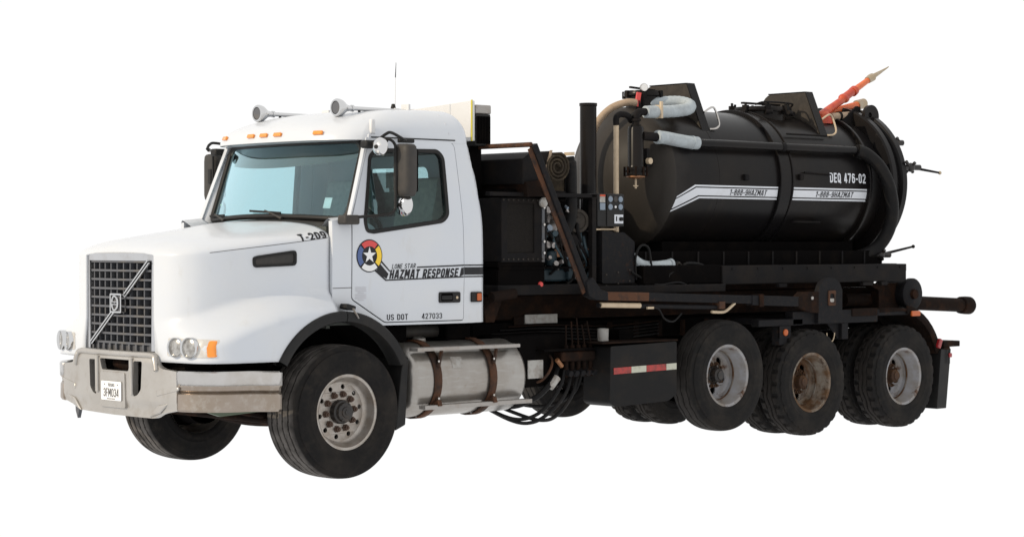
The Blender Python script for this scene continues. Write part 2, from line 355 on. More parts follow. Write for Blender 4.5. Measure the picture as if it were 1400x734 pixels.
GW = {'I': .16, '1': .34, '-': .34, ' ': .26, 'M': .66, 'F': .46, 'L': .44, 'E': .47, 'T': .50, 'A': .60, 'V': .58}
def glyph(ch, w, t):
    """centre lines of a block letter of height 1 and width w with strokes t wide: [(points, closed)]"""
    h = t/2; l, r, b, p, m, c = h, w-h, h, 1-h, .5, w/2
    def arc(cx, cy, rx, ry, a0, a1, n=6): return [(cx+rx*cos(radians(a0+(a1-a0)*i/n)), cy+ry*sin(radians(a0+(a1-a0)*i/n))) for i in range(n+1)]
    q = (r-l)/2; k = min(q, .24)
    def loop(y0, y1, x0=l, x1=r):
        k = min((x1-x0)/2, (y1-y0)/2, .22)
        return (arc(x1-k, y1-k, k, k, 90, 0)+arc(x1-k, y0+k, k, k, 0, -90)+arc(x0+k, y0+k, k, k, -90, -180)+arc(x0+k, y1-k, k, k, 180, 90), True)
    def o(*pts): return (list(pts), False)
    if ch in 'O0': return [loop(b, p)]
    if ch == 'Q': return [loop(b, p), o((c, .28), (w, -.04))]
    if ch == 'D': return [(arc(r-k, p-k, k, k, 90, 0)+arc(r-k, b+k, k, k, 0, -90)+[(l, b), (l, p)], True)]
    if ch == 'A': return [o((h*.9, 0), (c-h*.55, 1)), o((c+h*.55, 1), (w-h*.9, 0)), o((.22*w, .27), (.78*w, .27))]
    if ch == 'V': return [o((h*.9, 1), (c-h*.4, 0)), o((c+h*.4, 0), (w-h*.9, 1))]
    if ch == 'E': return [o((l, 0), (l, 1)), o((l, p), (w, p)), o((l, m), (w*.92, m)), o((l, b), (w, b))]
    if ch == 'F': return [o((l, 0), (l, 1)), o((l, p), (w, p)), o((l, .48), (w*.9, .48))]
    if ch == 'H': return [o((l, 0), (l, 1)), o((r, 0), (r, 1)), o((l, m), (r, m))]
    if ch == 'I': return [o((c, 0), (c, 1))]
    if ch == 'L': return [o((l, 0), (l, 1)), o((l, b), (w, b))]
    if ch == 'M': return [o((l, 0), (l, 1)), o((r, 0), (r, 1)), o((l+.02, 1), (c, .30)), o((c, .30), (r-.02, 1))]
    if ch == 'N': return [o((l, 0), (l, 1)), o((r, 0), (r, 1)), o((l, 1), (r, 0))]
    if ch == 'P': return [o((l, 0), (l, 1)), o((l, p), *arc(r-k, p-k, k, k, 90, 0), *arc(r-k, .44+k, k, k, 0, -90), (l, .44))]
    if ch == 'R': return [o((l, 0), (l, 1)), o((l, p), *arc(r-k, p-k, k, k, 90, 0), *arc(r-k, .47+k, k, k, 0, -90), (l, .47)), o((c, .47), (w-h*.9, 0))]
    if ch == 'S': return [o((r, .74), *arc(r-k, p-k, k, k, 0, 90), *arc(l+k, p-k, k, k, 90, 180), *arc(l+k, .5+k*.9, k, k*.9, 180, 250, 4), *arc(r-k, .5-k*.9, k, k*.9, 70, 0, 4), *arc(r-k, b+k, k, k, 0, -90), *arc(l+k, b+k, k, k, -90, -180), (l, .26))]
    if ch == 'T': return [o((c, 0), (c, 1)), o((0, p), (w, p))]
    if ch == 'U': return [o((l, 1), *arc(l+k, b+k, k, k, 180, 270), *arc(r-k, b+k, k, k, 270, 360), (r, 1))]
    if ch == 'X': return [o((h*.8, 0), (w-h*.8, 1)), o((h*.8, 1), (w-h*.8, 0))]
    if ch == 'Z': return [o((0, p), (w, p)), o((w-h*1.1, p), (h*1.1, b)), o((0, b), (w, b))]
    if ch == '-': return [o((.05*w, .42), (.95*w, .42))]
    if ch == '1': return [o((r, 0), (r, 1)), o((0, .76), (r, .95))]
    if ch == '2': return [o((l, .70), *arc(l+k, p-k, k, k, 180, 90), *arc(r-k, p-k, k, k, 90, 0), (r, .66), (h*1.2, b)), o((0, b), (w, b))]
    if ch == '3': return [o((l, .74), *arc(l+k, p-k, k, k, 180, 90), *arc(r-k, p-k, k, k, 90, 0), *arc(r-k, .52+k*.8, k, k*.8, 0, -90), (c*.8, .52)), o((c*.8, .52), *arc(r-k, .52-k*.9, k, k*.9, 90, 0), *arc(r-k, b+k, k, k, 0, -90), *arc(l+k, b+k, k, k, -90, -180), (l, .26))]
    if ch == '4': return [o((r-.08, 0), (r-.08, 1)), o((r-.10, 1), (h*.9, .27)), o((0, .25), (w, .25))]
    if ch == '6': return [loop(b, .60), o((l, .35), *arc(l+k, p-k, k, k, 180, 90), *arc(r-k, p-k, k, k, 90, 10))]
    if ch == '9': return [loop(.40, p), o((r, .65), *arc(r-k, b+k, k, k, 0, -90), *arc(l+k, b+k, k, k, -90, -170))]
    if ch == '7': return [o((0, p), (w, p)), o((r, p), (w*.34, 0))]
    if ch == '8': return [loop(b, .54, l*.95, w-l*.95), loop(.54-.0, p, l*1.1, w-l*1.1)]
    return []
def text_mesh(body, bold=0.0, shear=0.0, spacing=1.0):
    t = .15+bold*1.6; x = 0; vs, fs = [], []
    for ch in body:
        w = GW.get(ch, .52)
        for si, (pts, closed) in enumerate(glyph(ch, w, t)):
            n = len(pts); L = []
            clean = [pts[0]]
            for q in pts[1:]:
                if abs(q[0]-clean[-1][0])+abs(q[1]-clean[-1][1]) > 1e-4: clean.append(q)
            if closed and abs(clean[0][0]-clean[-1][0])+abs(clean[0][1]-clean[-1][1]) < 1e-4: clean.pop()
            fine = []                                               # short pieces, so that a letter follows a curved surface
            for q0, q1 in zip(clean, clean[1:]+([clean[0]] if closed else [])):
                nn = max(1, int((Vector(q1)-Vector(q0)).length/.12))
                fine += [(q0[0]+(q1[0]-q0[0])*k/nn, q0[1]+(q1[1]-q0[1])*k/nn) for k in range(nn)]
            if not closed: fine.append(clean[-1])
            pts = [Vector(q) for q in fine]; n = len(pts)
            for i in range(n):
                a = pts[i-1] if (i or closed) else None; e = pts[(i+1) % n] if (i < n-1 or closed) else None
                d1 = (pts[i]-a).normalized() if a is not None else None; d2 = (e-pts[i]).normalized() if e is not None else None
                d1 = d1 or d2; d2 = d2 or d1
                n1 = Vector((-d1.y, d1.x)); n2 = Vector((-d2.y, d2.x)); mm = (n1+n2)
                mm = mm.normalized() if mm.length > 1e-6 else n1
                k = 1/max(.45, mm.dot(n1)); L.append((pts[i]+mm*(t/2*k), pts[i]-mm*(t/2*k)))
            o = len(vs)
            for A_, B_ in L: vs += [(x+A_.x, A_.y, si), (x+B_.x, B_.y, si)]
            for i in range(n if closed else n-1):
                j = (i+1) % n; fs.append((o+2*i, o+2*i+1, o+2*j+1, o+2*j))
        x += w+.12*spacing
    x -= .12*spacing
    return [((a+shear*b)/(x+shear), b, k) for a, b, k in vs], fs
def text(mb, body, x0, x1, z0, z1, f, slope=0., lift=Vector((0, -1, 0)), **k):
    """lettering in the box x0..x1, z0..z1 of a surface f(u, v)"""
    vs, fs = text_mesh(body, **k)
    return mb.add([f(x0+(x1-x0)*a, z0+(z1-z0)*b+slope*(x1-x0)*a)+lift*k_*.0004 for a, b, k_ in vs], fs)

# ------------------------------------------------------------------ ground
g = MB().add([(-60, -60, 0), (70, -60, 0), (70, 70, 0), (-60, 70, 0)], [(0, 1, 2, 3)])
go = build('ground', g, 'floor'); go['kind'] = 'structure'; go['label'] = 'added shadowless white floor sheet under the truck'

# ================================================================== THE TRUCK
truck = thing('truck', 'white day cab truck with long hood and black chassis carrying the tank', 'truck', (0, 0, 0))

# ---------------- hood
YB = [(-1.27, .500), (-1.258, .56), (-1.23, .665), (-1.17, .765), (-1.05, .855), (-.75, .945), (-.3, 1.015), (.02, 1.055)]
YF = [(-1.27, .520), (-1.263, .66), (-1.248, .82), (-1.222, .965), (-1.175, 1.065), (-1.09, 1.135), (-.93, 1.18), (-.65, 1.198), (.02, 1.20)]
ZT = [(-1.27, 1.818), (-1.2, 1.862), (-1.05, 1.912), (-.7, 1.966), (-.3, 2.022), (.02, 2.07)]
ZS = [(-1.27, 1.785), (-1.1, 1.795), (-.8, 1.83), (-.3, 1.885), (.02, 1.925)]
ZF = [(-1.27, 1.19), (-1.1, 1.235), (-.8, 1.33), (-.45, 1.405), (-.15, 1.428), (.02, 1.42)]
AC = (.055, .621, .71)                                              # wheel arch: centre x, z, radius
def hood_y(x, z):
    yb, yf, zf = pspl(YB, x), pspl(YF, x), pspl(ZF, x)
    t = min(1, max(0, (zf+.10-z)/.24))
    s = t*t*(3-2*t); s = s**.8
    return yb+(yf-yb)*s
def arch_z(x, r=AC[2]):
    d = r*r-(x-AC[0])**2
    return AC[1]+sqrt(d) if d > 0 else 0
def hood_mesh():
    xs = [-1.27, -1.267, -1.264, -1.259, -1.253, -1.246, -1.235, -1.22, -1.20, -1.175, -1.15, -1.12, -1.09, -1.05, -1.0, -.94, -.87, -.8, -.72, -.65, -.60, -.57]
    xs += [-.566+.586*i/22 for i in range(23)]
    rows = []
    for x in xs:
        yb, zt, zs = pspl(YB, x), pspl(ZT, x), pspl(ZS, x); r = []
        for i in range(15):
            t = pi/2*i/14; r.append((x, yb*sin(t)**.72, zs+(zt-zs)*cos(t)**.9 if i < 14 else zs))
        zb = max(.965, arch_z(x))
        for i in range(1, 31):
            z = zs+(zb-zs)*i/30; r.append((x, hood_y(x, z), z))
        rows.append(r)
    return rows
hr = hood_mesh()
full = [[Vector((p[0], -p[1], p[2])) for p in reversed(r)]+[Vector(p) for p in r[1:]] for r in hr]
mb = hood_mb = MB().grid(full)
# inward return at the rear edge and along the bottom so that the skin has an edge
hood = build('hood', mb, 'white', truck, ang=50)
def face_out(o, c):
    me = o.data; n = sum(1 if (p.center-Vector(c)).dot(p.normal) > 0 else -1 for p in me.polygons)
    if n < 0: me.flip_normals()
face_out(hood, (-.5, 0, 1.2))
sm = hood.modifiers.new('skin', 'SOLIDIFY'); sm.thickness = .018; sm.offset = -1
def hood_top(x, y):
    yb, zt, zs = pspl(YB, x), pspl(ZT, x), pspl(ZS, x)
    s = min(1, abs(y)/yb)**(1/.72); return zs+(zt-zs)*sqrt(max(0, 1-s*s))**.9
# seam between hood top and side, near side and far side
for sg in (-1, 1):
    pts = [(x, sg*(hood_y(x, pspl(ZS, x)+.035-.02)+.0015), pspl(ZS, x)+.03) for x in [-1.0+1.01*i/16 for i in range(17)]]
    mb = MB()
    for (a, b) in zip(pts, pts[1:]):
        pass
    rows = []
    for p in pts:
        x = p[0]; r = []
        for dz in (-.002, .002):
            z = pspl(ZS, x)+.006+dz
            zt, zs, yb = pspl(ZT, x), pspl(ZS, x), pspl(YB, x)
            c = min(1, max(0, (z-zs)/(zt-zs)))**(1/.9); y = yb*sqrt(1-c*c)**.72
            r.append((x, sg*(y+.002), z))
        rows.append(r)
    build('hood_seam', MB().grid(rows), 'shield_grey', hood)
# side vents of the hood
def fh(off, sg=-1): return lambda x, z, k=0: Vector((x, sg*(hood_y(x, z)+off-.03*k), z))
for sg in (-1, 1):
    vo = rpoly([(-.657, 1.694), (-.278, 1.709), (-.278, 1.832), (-.62, 1.788), (-.66, 1.775)], .035)
    vi = rpoly([(-.637, 1.714), (-.300, 1.727), (-.300, 1.808), (-.61, 1.769), (-.64, 1.757)], .025)
    ff = lambda x, z, k, sg=sg: Vector((x, sg*(hood_y(x, z)+.012-.02*k), z))
    vent = build('side_vent', MB().slab(vo, [vi], ff, (.05, .05)), 'plastic', hood, bev=.003)
    ff = lambda x, z, k, sg=sg: Vector((x, sg*(hood_y(x, z)+.003-.01*k), z))
    build('side_vent_mesh', MB().slab(vi, [], ff, (.05, .05)), 'mesh_grey' if 'mesh_grey' in M else 'plastic_worn', hood)
def hood_skin(x, z):
    zs, zt, yb = pspl(ZS, x), pspl(ZT, x), pspl(YB, x)
    if z <= zs: return hood_y(x, z)
    c = min(1, (z-zs)/(zt-zs))**(1/.9); return yb*sqrt(max(0, 1-c*c))**.72
from mathutils.bvhtree import BVHTree
HB = BVHTree.FromPolygons([tuple(p) for p in hood_mb.v], hood_mb.f)
def on_hood(u, v):
    h = HB.ray_cast(Vector((u, -3, v)), Vector((0, 1, 0))); n_ = h[1] if h[1].y < 0 else -h[1]
    return h[0]+n_*.004
mb = MB(); text(mb, 'T-209', -.235, .0, 1.900, 1.952, on_hood, slope=.12, bold=.02)
build('lettering', mb, 'decal_black', hood, label='black lettering T-209 on the hood side')

# ---------------- grille
def gx(y): return -1.268+.03*(y/.5)**2
mb = MB()
oo = rpoly([(-.505, 1.03), (.505, 1.03), (.505, 1.815), (-.505, 1.815)], .03)
oi = rpoly([(-.452, 1.03), (.452, 1.03), (.455, 1.752), (-.455, 1.752)], .015)
mb.slab([(-.509, 1.04), (-.452, 1.04), (-.462, 1.748), (.462, 1.748), (.452, 1.04), (.509, 1.04), (.516, 1.795), (.505, 1.808), (-.505, 1.808), (-.516, 1.795)], [], lambda u, v, k: Vector((gx(u)-.016+.06*k, u, v)), (.1, None))
gframe = build('grille', mb, 'chrome_frame', truck, bev=.008)
mb = MB()
for i in range(10):
    y = -.425+.85*i/9; mb.bb(gx(y)-.004, gx(y)+.04, y-.012, y+.012, 1.038, 1.098)
mb.slab([(-.43, 1.03), (.43, 1.03), (.43, 1.092), (-.43, 1.092)], [], lambda u, v, k: Vector((gx(u)+.02+.02*k, u, v)), (.1, None))
build('grille_valance', mb, 'grille', gframe)
mb = MB().bb(-1.12, -1.11, -.5, .5, .98, 1.8); build('radiator_core', mb, 'mesh', gframe)
b0 = MB().bb(-.016, .06, -.007, .007, -.325, .325); vb = None
for i in range(10):
    y = -.425+.85*i/9
    if vb is None: vb = build('grille_bar', b0, 'grille', gframe); o = vb
    else: o = vb.copy(); COL.objects.link(o)
    o.location = (gx(y)+.025, y, 1.405)
hb0 = MB()
for i in range(8):
    y0 = -.45+.9*i/8; y1 = -.45+.9*(i+1)/8
    hb0.add([(gx(y)-1*-0.0+dx, y, dz) for y in (y0, y1) for dx in (-.006, .075) for dz in (-.008, .008)], [(0, 1, 3, 2), (4, 6, 7, 5), (0, 4, 5, 1), (2, 3, 7, 6), (0, 2, 6, 4), (1, 5, 7, 3)])
hbr = None
for i in range(10):
    z = 1.095+.645*i/9
    if hbr is None: hbr = build('grille_crossbar', hb0, 'grille', gframe); o = hbr
    else: o = hbr.copy(); COL.objects.link(o)
    o.location = (0, 0, z)
mb = MB().beam((gx(.36)-.02, .36, 1.10), (gx(-.41)-.02, -.41, 1.725), .012, .042, up=(-1, 0, 0))
mb = MB()
for dd, wd in ((-.013, .012), (.013, .012)):
    n_ = Vector((0, .625, .77)).normalized()
    mb.beam(Vector((gx(.4)-.028, .40, 1.085))+n_*dd, Vector((gx(-.44)-.028, -.44, 1.74))+n_*dd, wd, .02, up=(1, 0, 0))
build('diagonal_bar', mb, 'chrome_clean', gframe)
mb = MB().beam((gx(.4)-.020, .40, 1.085), (gx(-.44)-.020, -.44, 1.74), .016, .012, up=(1, 0, 0)); build('bar_groove', mb, 'plastic', gframe)
mb = MB().slab(rect(-.105, .062, 1.333, 1.487, .012), [rect(-.092, .049, 1.346, 1.474, .008)], lambda u, v, k: Vector((-1.318+.05*k, u, v))); build('badge_frame', mb, 'chrome_clean', gframe)
mb = MB().slab(rect(-.095, .052, 1.342, 1.478, .008), [], lambda u, v, k: Vector((-1.300+.02*k, u, v))); build('badge_plate', mb, 'grille', gframe)
mb = MB().tube([(-1.310, -.0+.042*cos(t), 1.41+.055*sin(t)) for t in [2*pi*i/28 for i in range(28)]], .009, 8, closed=True)
mb.bb(-1.318, -1.305, -.044, .044, 1.396, 1.424); build('badge_ring', mb, 'chrome_clean', gframe)
mb = MB(); text(mb, 'VOLVO', .036, -.036, 1.402, 1.418, lambda u, v: Vector((-1.3195, u, v)), bold=.02, lift=Vector((-1, 0, 0))); build('lettering', mb, 'decal_black', gframe)

# ---------------- headlights: near and far
def headlight(sg):
    # a point at parameter y (outward) on the front corner of the fender at height z
    def fx(y, z):
        lo, hi = -1.27, -.9
        for _ in range(40):
            m = (lo+hi)/2
            if hood_y(m, z) < y: lo = m
            else: hi = m
        return (lo+hi)/2
    def f(off): return lambda u, v, k=0: Vector((fx(u, v)-off*.9+.05*k, sg*(u+off*.3), v))
    o2 = rpoly([(.68, 1.015), (1.125, 1.01), (1.125, 1.150), (.69, 1.155)], .02)
    build('lamp_gasket', MB().slab(rpoly([(.673, 1.008), (1.130, 1.003), (1.131, 1.157), (.683, 1.162)], .022), [], f(-.002), (.03, None)), 'plastic_worn', truck, ang=60)
    hl = build('headlight', MB().slab(o2, [], f(.004), (.03, None)), 'lens_clear', truck, ang=60)
    for cy, r in ((.792, .070), (.943, .074)):
        c = Vector((fx(cy, 1.085)-.010, sg*cy, 1.083)); d = Vector((-1, -sg*-.35, 0)).normalized(); d = Vector((-.975, sg*.22, 0)).normalized()
        mb = MB().lathe([(r+.008, -.03), (r+.009, .012), (r+.005, .018), (r-.001, .012), (r*.93, -.004)], c, d, 28); build('lamp_bezel', mb, 'chrome_clean', hl)
        mb = MB().lathe([(r*.94, -.002), (r*.75, .004), (r*.4, .008), (.001, .009)], c, d, 28); build('lamp_lens', mb, 'lens', hl)
    a = rpoly([(1.085, 1.016), (1.124, 1.016), (1.116, 1.140), (1.076, 1.142)], .010)
    build('turn_signal', MB().slab(a, [], f(.011), (.02, None)), 'amber', hl, ang=60)
for sg in (-1, 1): headlight(sg)

# ---------------- wheel arch: flares and black liner
def flare(a0, a1, sg, n=18):
    rows = []
    for i in range(n+1):
        a = radians(a0+(a1-a0)*i/n); e = (cos(a), sin(a))
        def q(r, y): return Vector((AC[0]+e[0]*r, sg*y, AC[1]+e[1]*r))
        rows.append([q(.722, 1.06), q(.722, 1.206), q(.712, 1.220), q(.668, 1.222), q(.642, 1.214), q(.634, 1.198), q(.634, 1.06)])
    return MB().grid(rows, cv=True)
for sg in (-1, 1):
    build('fender_flare', flare(151.5, 88, sg), 'plastic', truck, ang=30)
    build('fender_flare', flare(87.4, 25, sg), 'plastic', truck, ang=30)
    rows = [[Vector((AC[0]+.70*cos(radians(a)), sg*y, AC[1]+.70*sin(radians(a)))) for y in (1.10, .50)] for a in range(15, 166, 10)]
    build('wheel_well', MB().grid(rows), 'deep_black', truck)
    build('wheel_well', MB().bb(-.70, .80, min(sg*.50, sg*.52), max(sg*.50, sg*.52), .80, 1.40), 'deep_black', truck)
    # rear part of the arch: mud guard behind the wheel
    mb = MB().slab([(.60, .36), (.70, .40), (.735, .95), (.68, .97)], [], lambda u, v, k, sg=sg: Vector((u, sg*(1.19-.62*k), v))); build('mud_guard', mb, 'plastic', truck, bev=.008)

# ---------------- cab
def cys(z): return 1.095-.012*sstep(1.9, 1.25, z)-.012*((z-1.25)/.8) - .075*max(0, (z-2.02)/.72)**1.25
XR = [(1.2, 1.70), (2.08, 1.69), (2.4, 1.655), (2.615, 1.612), (2.80, 1.575)]
def xr(z): return pspl(XR, z)
def cab_pt(x, z, off=0., sg=-1):
    r = .10; d = max(0, x-(xr(z)-r)); d = min(d, r)
    return Vector((x, sg*(cys(z)+off-(r-sqrt(r*r-d*d))), z))
def fcab(off, th, sg=-1): return lambda u, v, k=0: cab_pt(u, v, off-th*k, sg)
DOOR = rpoly([(.572, 1.243), (1.418, 1.241), (1.425, 1.6, 0), (1.412, 2.15, 0), (1.384, 2.70), (1.345, 2.742), (.535, 2.728), (.445, 2.66), (.236, 2.085), (.232, 1.437)], .022)
WINO = rpoly([(.372, 1.972), (.452, 1.962, 0), (1.20, 2.055), (1.268, 2.115), (1.262, 2.61), (1.20, 2.672), (.520, 2.662), (.448, 2.60), (.348, 2.06)], .05)
def shrink(poly, d):
    c = [sum(p[i] for p in poly)/len(poly) for i in (0, 1)]; n = len(poly); out = []
    for i in range(n):
        a, b, e = Vector(poly[i-1]), Vector(poly[i]), Vector(poly[(i+1) % n])
        t = (e-a).normalized(); nn = Vector((-t.y, t.x))
        out.append(tuple(b+nn*d))
    return out
WINI = shrink(WINO, .032)
arc = [(AC[0]+.712*cos(radians(a)), AC[1]+.712*sin(radians(a))) for a in range(91, 55, -5)]
WALL = [(.033, 1.43)]+arc+[(.47, 1.218), (.585, 1.215), (1.43, 1.213), (1.703, 1.216)]+[(xr(z), z) for z in (1.5, 1.8, 2.08, 2.25, 2.4, 2.5, 2.6, 2.68, 2.75)]+[(.45, 2.75), (.42, 2.66), (.215, 2.09), (.033, 2.065)]
DHOLE = shrink(DOOR, -.008)
cab = None
for sg in (-1, 1):
    mbx = MB().slab(WALL, [DHOLE], fcab(0, .045, sg), (.045, .06))
    if sg < 0: cab = build('cab', mbx, 'white', truck, ang=40)
    else: build('side_wall', mbx, 'white', cab, ang=40)
# rear wall with window
RW = [(-.98, 1.216), (.98, 1.216), (.985, 2.1), (.93, 2.6), (.89, 2.75), (-.89, 2.75), (-.93, 2.6), (-.985, 2.1)]
RWIN = rect(-.45, .45, 2.12, 2.55, .06)
build('rear_wall', MB().slab(RW, [RWIN], lambda u, v, k: Vector((xr(v)+.001-.05*k, u, v)), (None, .08)), 'white', cab)
build('rear_window', MB().slab(RWIN, [], lambda u, v, k: Vector((xr(v)-.02, u, v)), (None, .1), thick=False), 'glass_door', cab)
# floor and firewall
build('cab_floor', MB().bb(.05, 1.68, -1.03, 1.03, 1.225, 1.26), 'interior_dark', cab)
build('firewall', MB().bb(.035, .07, -1.0, 1.0, 1.2, 2.02), 'interior_dark', cab)
# doors
doors = []
for sg in (-1, 1):
    d = build('door', MB().slab(DOOR, [WINO], fcab(.004, .05, sg), (None, .06)), 'white', truck, ang=40); doors.append(d)
    build('window_seal', MB().slab(WINO, [WINI], fcab(.009, .05, sg), (None, .1)), 'plastic', d)
    build('window', MB().slab(WINI, [], fcab(-.012, 0, sg), (None, .1), thick=False), 'glass_door', d)
    mb = MB().slab(shrink(DOOR, -.012), [shrink(DOOR, .015)], fcab(-.007, .03, sg), (None, .1)); build('door_seal', mb, 'deep_black', d)
    # handle
    hd = build('handle', MB().slab(rect(1.145, 1.378, 1.388, 1.478, .018), [rect(1.165, 1.295, 1.402, 1.466, .012)], fcab(.016, .02, sg)), 'plastic', d, bev=.003)
    build('handle_recess', MB().slab(rect(1.160, 1.300, 1.40, 1.47, .012), [], fcab(.006, .01, sg)), 'deep_black', d)
    build('handle_grip', MB().slab(rect(1.175, 1.290, 1.412, 1.448, .01), [], fcab(.014, .008, sg)), 'plastic', d, bev=.003)
    build('lock', MB().lathe([(.012, 0), (.012, .006), (.004, .007), (.0005, .007)], cab_pt(1.338, 1.430, .014, sg), (0, sg, 0), 14), 'beige_pipe', d)
    mk = build('side_marker', MB().slab(rect(1.502, 1.622, 1.388, 1.474, .014), [], fcab(.016, .02, sg)), 'plastic', cab, bev=.004)
    build('marker_lens', MB().slab(rect(1.562, 1.612, 1.400, 1.462, .008), [], fcab(.021, .008, sg)), 'amber_dim', cab, bev=.003)
nd = doors[0]
# ---- decals on the near door and cab corner
D = lambda u, v: cab_pt(u, v, .0065)
D2 = lambda u, v: cab_pt(u, v, .0085)
C2 = lambda u, v: cab_pt(u, v, .0025)
def decal(name, poly, mat, parent, f, holes=(), step=(None, .06), label=None):
    return build(name, MB().slab(poly, list(holes), lambda u, v, k: f(u, v), step, thick=False), mat, parent, label=label)
LX, LZ = .405, 1.783
def ann(r0, r1, a0, a1, n=10):
    A = [radians(a0+(a1-a0)*i/n) for i in range(n+1)]
    return [(LX+r1*cos(a), LZ+r1*sin(a)) for a in A]+[(LX+r0*cos(a), LZ+r0*sin(a)) for a in reversed(A)]
decal('logo_disc', circ(LX, LZ, .134, 40), 'decal_black', nd, D)
for a, m_ in ((47, 'decal_red'), (-43, 'decal_yellow'), (-133, 'decal_white'), (137, 'decal_blue')):
    decal('logo_segment', ann(.078, .125, a+2, a+84), m_, nd, D2)
decal('logo_star', [(LX+(.070 if i % 2 == 0 else .027)*cos(radians(90+36*i)), LZ+.004+(.070 if i % 2 == 0 else .027)*sin(radians(90+36*i))) for i in range(10)], 'decal_white', nd, D2)
def stripe(x): return .012*(x-.6)
SX = 1.4205
decal('stripe', [(.520, 1.735), (.534, 1.742), (.628, 1.655), (.612, 1.655)], 'decal_black', nd, D)
decal('stripe', [(.470, 1.655), (.52, 1.715), (.605, 1.635), (.585, 1.595)], 'decal_black', nd, D)
decal('stripe', [(.452, 1.665), (.462, 1.678), (.582, 1.588), (.574, 1.578)], 'decal_black', nd, D)
decal('stripe', [(.574, 1.578), (SX, 1.5975), (SX, 1.6085), (.582, 1.589)], 'decal_black', nd, D)
decal('stripe', [(.905, 1.681), (SX, 1.694), (SX, 1.7055), (.908, 1.692)], 'decal_black', nd, D)
decal('stripe', [(1.374, 1.607), (SX, 1.6085+.0105), (SX, 1.6815), (1.392, 1.678)], 'decal_black', nd, D)
mb = MB(); text(mb, 'LONE STAR', .640, .898, 1.683-.008, 1.722-.008, D, slope=.02, bold=-.012, shear=.2, spacing=1.3); build('lettering', mb, 'decal_black', nd, label='black italic lettering LONE STAR')
mb = MB(); text(mb, 'HAZMAT RESPONSE', .612, 1.366, 1.594, 1.668, D, slope=.012, bold=.03, shear=.2, spacing=.9); build('lettering', mb, 'decal_black', nd, label='bold black italic lettering HAZMAT RESPONSE')
mb = MB(); text(mb, 'US DOT', .590, .812, 1.256, 1.304, D, bold=.0, spacing=1.2); build('lettering', mb, 'decal_black', nd, label='black lettering US DOT along the door bottom')
mb = MB(); text(mb, '427033', .962, 1.182, 1.258, 1.304, D, bold=-.01, spacing=1.2); build('lettering', mb, 'decal_black', nd, label='black number 427033 along the door bottom')
for z0, z1, m_ in ((1.6075, 1.6185, 1), (1.618, 1.690, 1), (1.7035, 1.7145, 1)):
    if z0 == 1.618: z0, z1 = 1.6285, 1.692
    decal('stripe', [(1.4295, z0-.009), (1.69, z0-.009), (1.69, z1-.009), (1.4295, z1-.009)], 'decal_black', cab, C2, step=(.02, .06))
mb = MB()
for i in range(8):
    z = 1.528-.0145*i; a_, b_ = (.262, .375) if i not in (3, 7) else (.29, .35)
    mb.slab(rect(a_, b_, z-.0035, z+.0035), [], lambda u, v, k: D(u, v), thick=False)
build('small_print', mb, 'decal_faint', nd, label='faint grey printed notice low on the door')

# ---- roof
def roof_rings():
    oc = []                                                         # outer outline, half: from front centre to back centre
    fr = [(.135, 0), (.140, .20), (.155, .40), (.185, .60), (.245, .78), (.33, .91), (.43, .985)]
    fr = [(p.x, p.y) for p in catmull([(a, b, 0) for a, b in fr], 5)]
    side = [(x, cys(2.745)+.004) for x in (.55, .75, 1.0, 1.25, 1.42)]
    back = [(xr(2.75)-.10+.10*sin(t), cys(2.745)+.004-.10+.10*cos(t)) for t in [pi/2*i/6 for i in range(7)]]
    back += [(xr(2.75)+.003, y) for y in (.7, .45, .2, 0)]
    oc = fr+side+back
    inn = []
    for x, y in oc:
        xi = .80+(x-.135)/(1.575-.135)*(1.50-.80) if True else x
        xi = max(xi, .80); yi = y*.70
        inn.append((xi, yi))
    rows = []
    n = 13
    for k in range(n+1):
        t = pi/2*k/n; a = 1-cos(t)**1.0; h = sin(t)**.92
        r = []
        for (x, y), (xi, yi) in zip(oc, inn):
            px, py = x+(xi-x)*a, y+(yi-y)*a
            zt = 2.955+.055*sstep(.3, 1.2, px)+.02*(1-(py/.8)**2)
            z0 = 2.728
            r.append((px, py, z0+(zt-z0)*h))
        rows.append(r)
    return rows
rr = roof_rings()
fullr = [[Vector((p[0], -p[1], p[2])) for p in r]+[Vector(p) for p in reversed(r[1:-1])] for r in rr]
mb = MB().grid(fullr, cv=True)
m_ = len(fullr[0])
# inner cap: fans toward a centre line
top = fullr[-1]; o = len(mb.v)
cz = 3.03
inner2 = [Vector((1.15+(p.x-1.15)*.5, p.y*.45, 2.955+.055*sstep(.3, 1.2, 1.15+(p.x-1.15)*.5)+.02*(1-(p.y*.45/.8)**2))) for p in top]
mb.grid([top, inner2], cv=True)
mb.add(inner2+[Vector((1.15, 0, 3.03))], [(i, (i+1) % m_, m_) for i in range(m_)])
mb.add([Vector((p.x+(.02 if p.x < .9 else 0), p.y*.99, p.z)) for p in fullr[0]]+[Vector((1, 0, 2.70))], [((i+1) % m_, i, m_) for i in range(m_)])
roof = build('roof', mb, 'white', truck, ang=55)
bpy.context.view_layer.update()
from mathutils.bvhtree import BVHTree
def bvh_of(m): return BVHTree.FromPolygons([tuple(p) for p in m.v], m.f)
RB = bvh_of(mb)
def on_roof(x, y, d=(0, 0, -1), o=None, off=.002):
    hit = RB.ray_cast(Vector(o) if o else Vector((x, y, 4)), Vector(d))
    return hit[0]+hit[1]*off if hit[0] else None
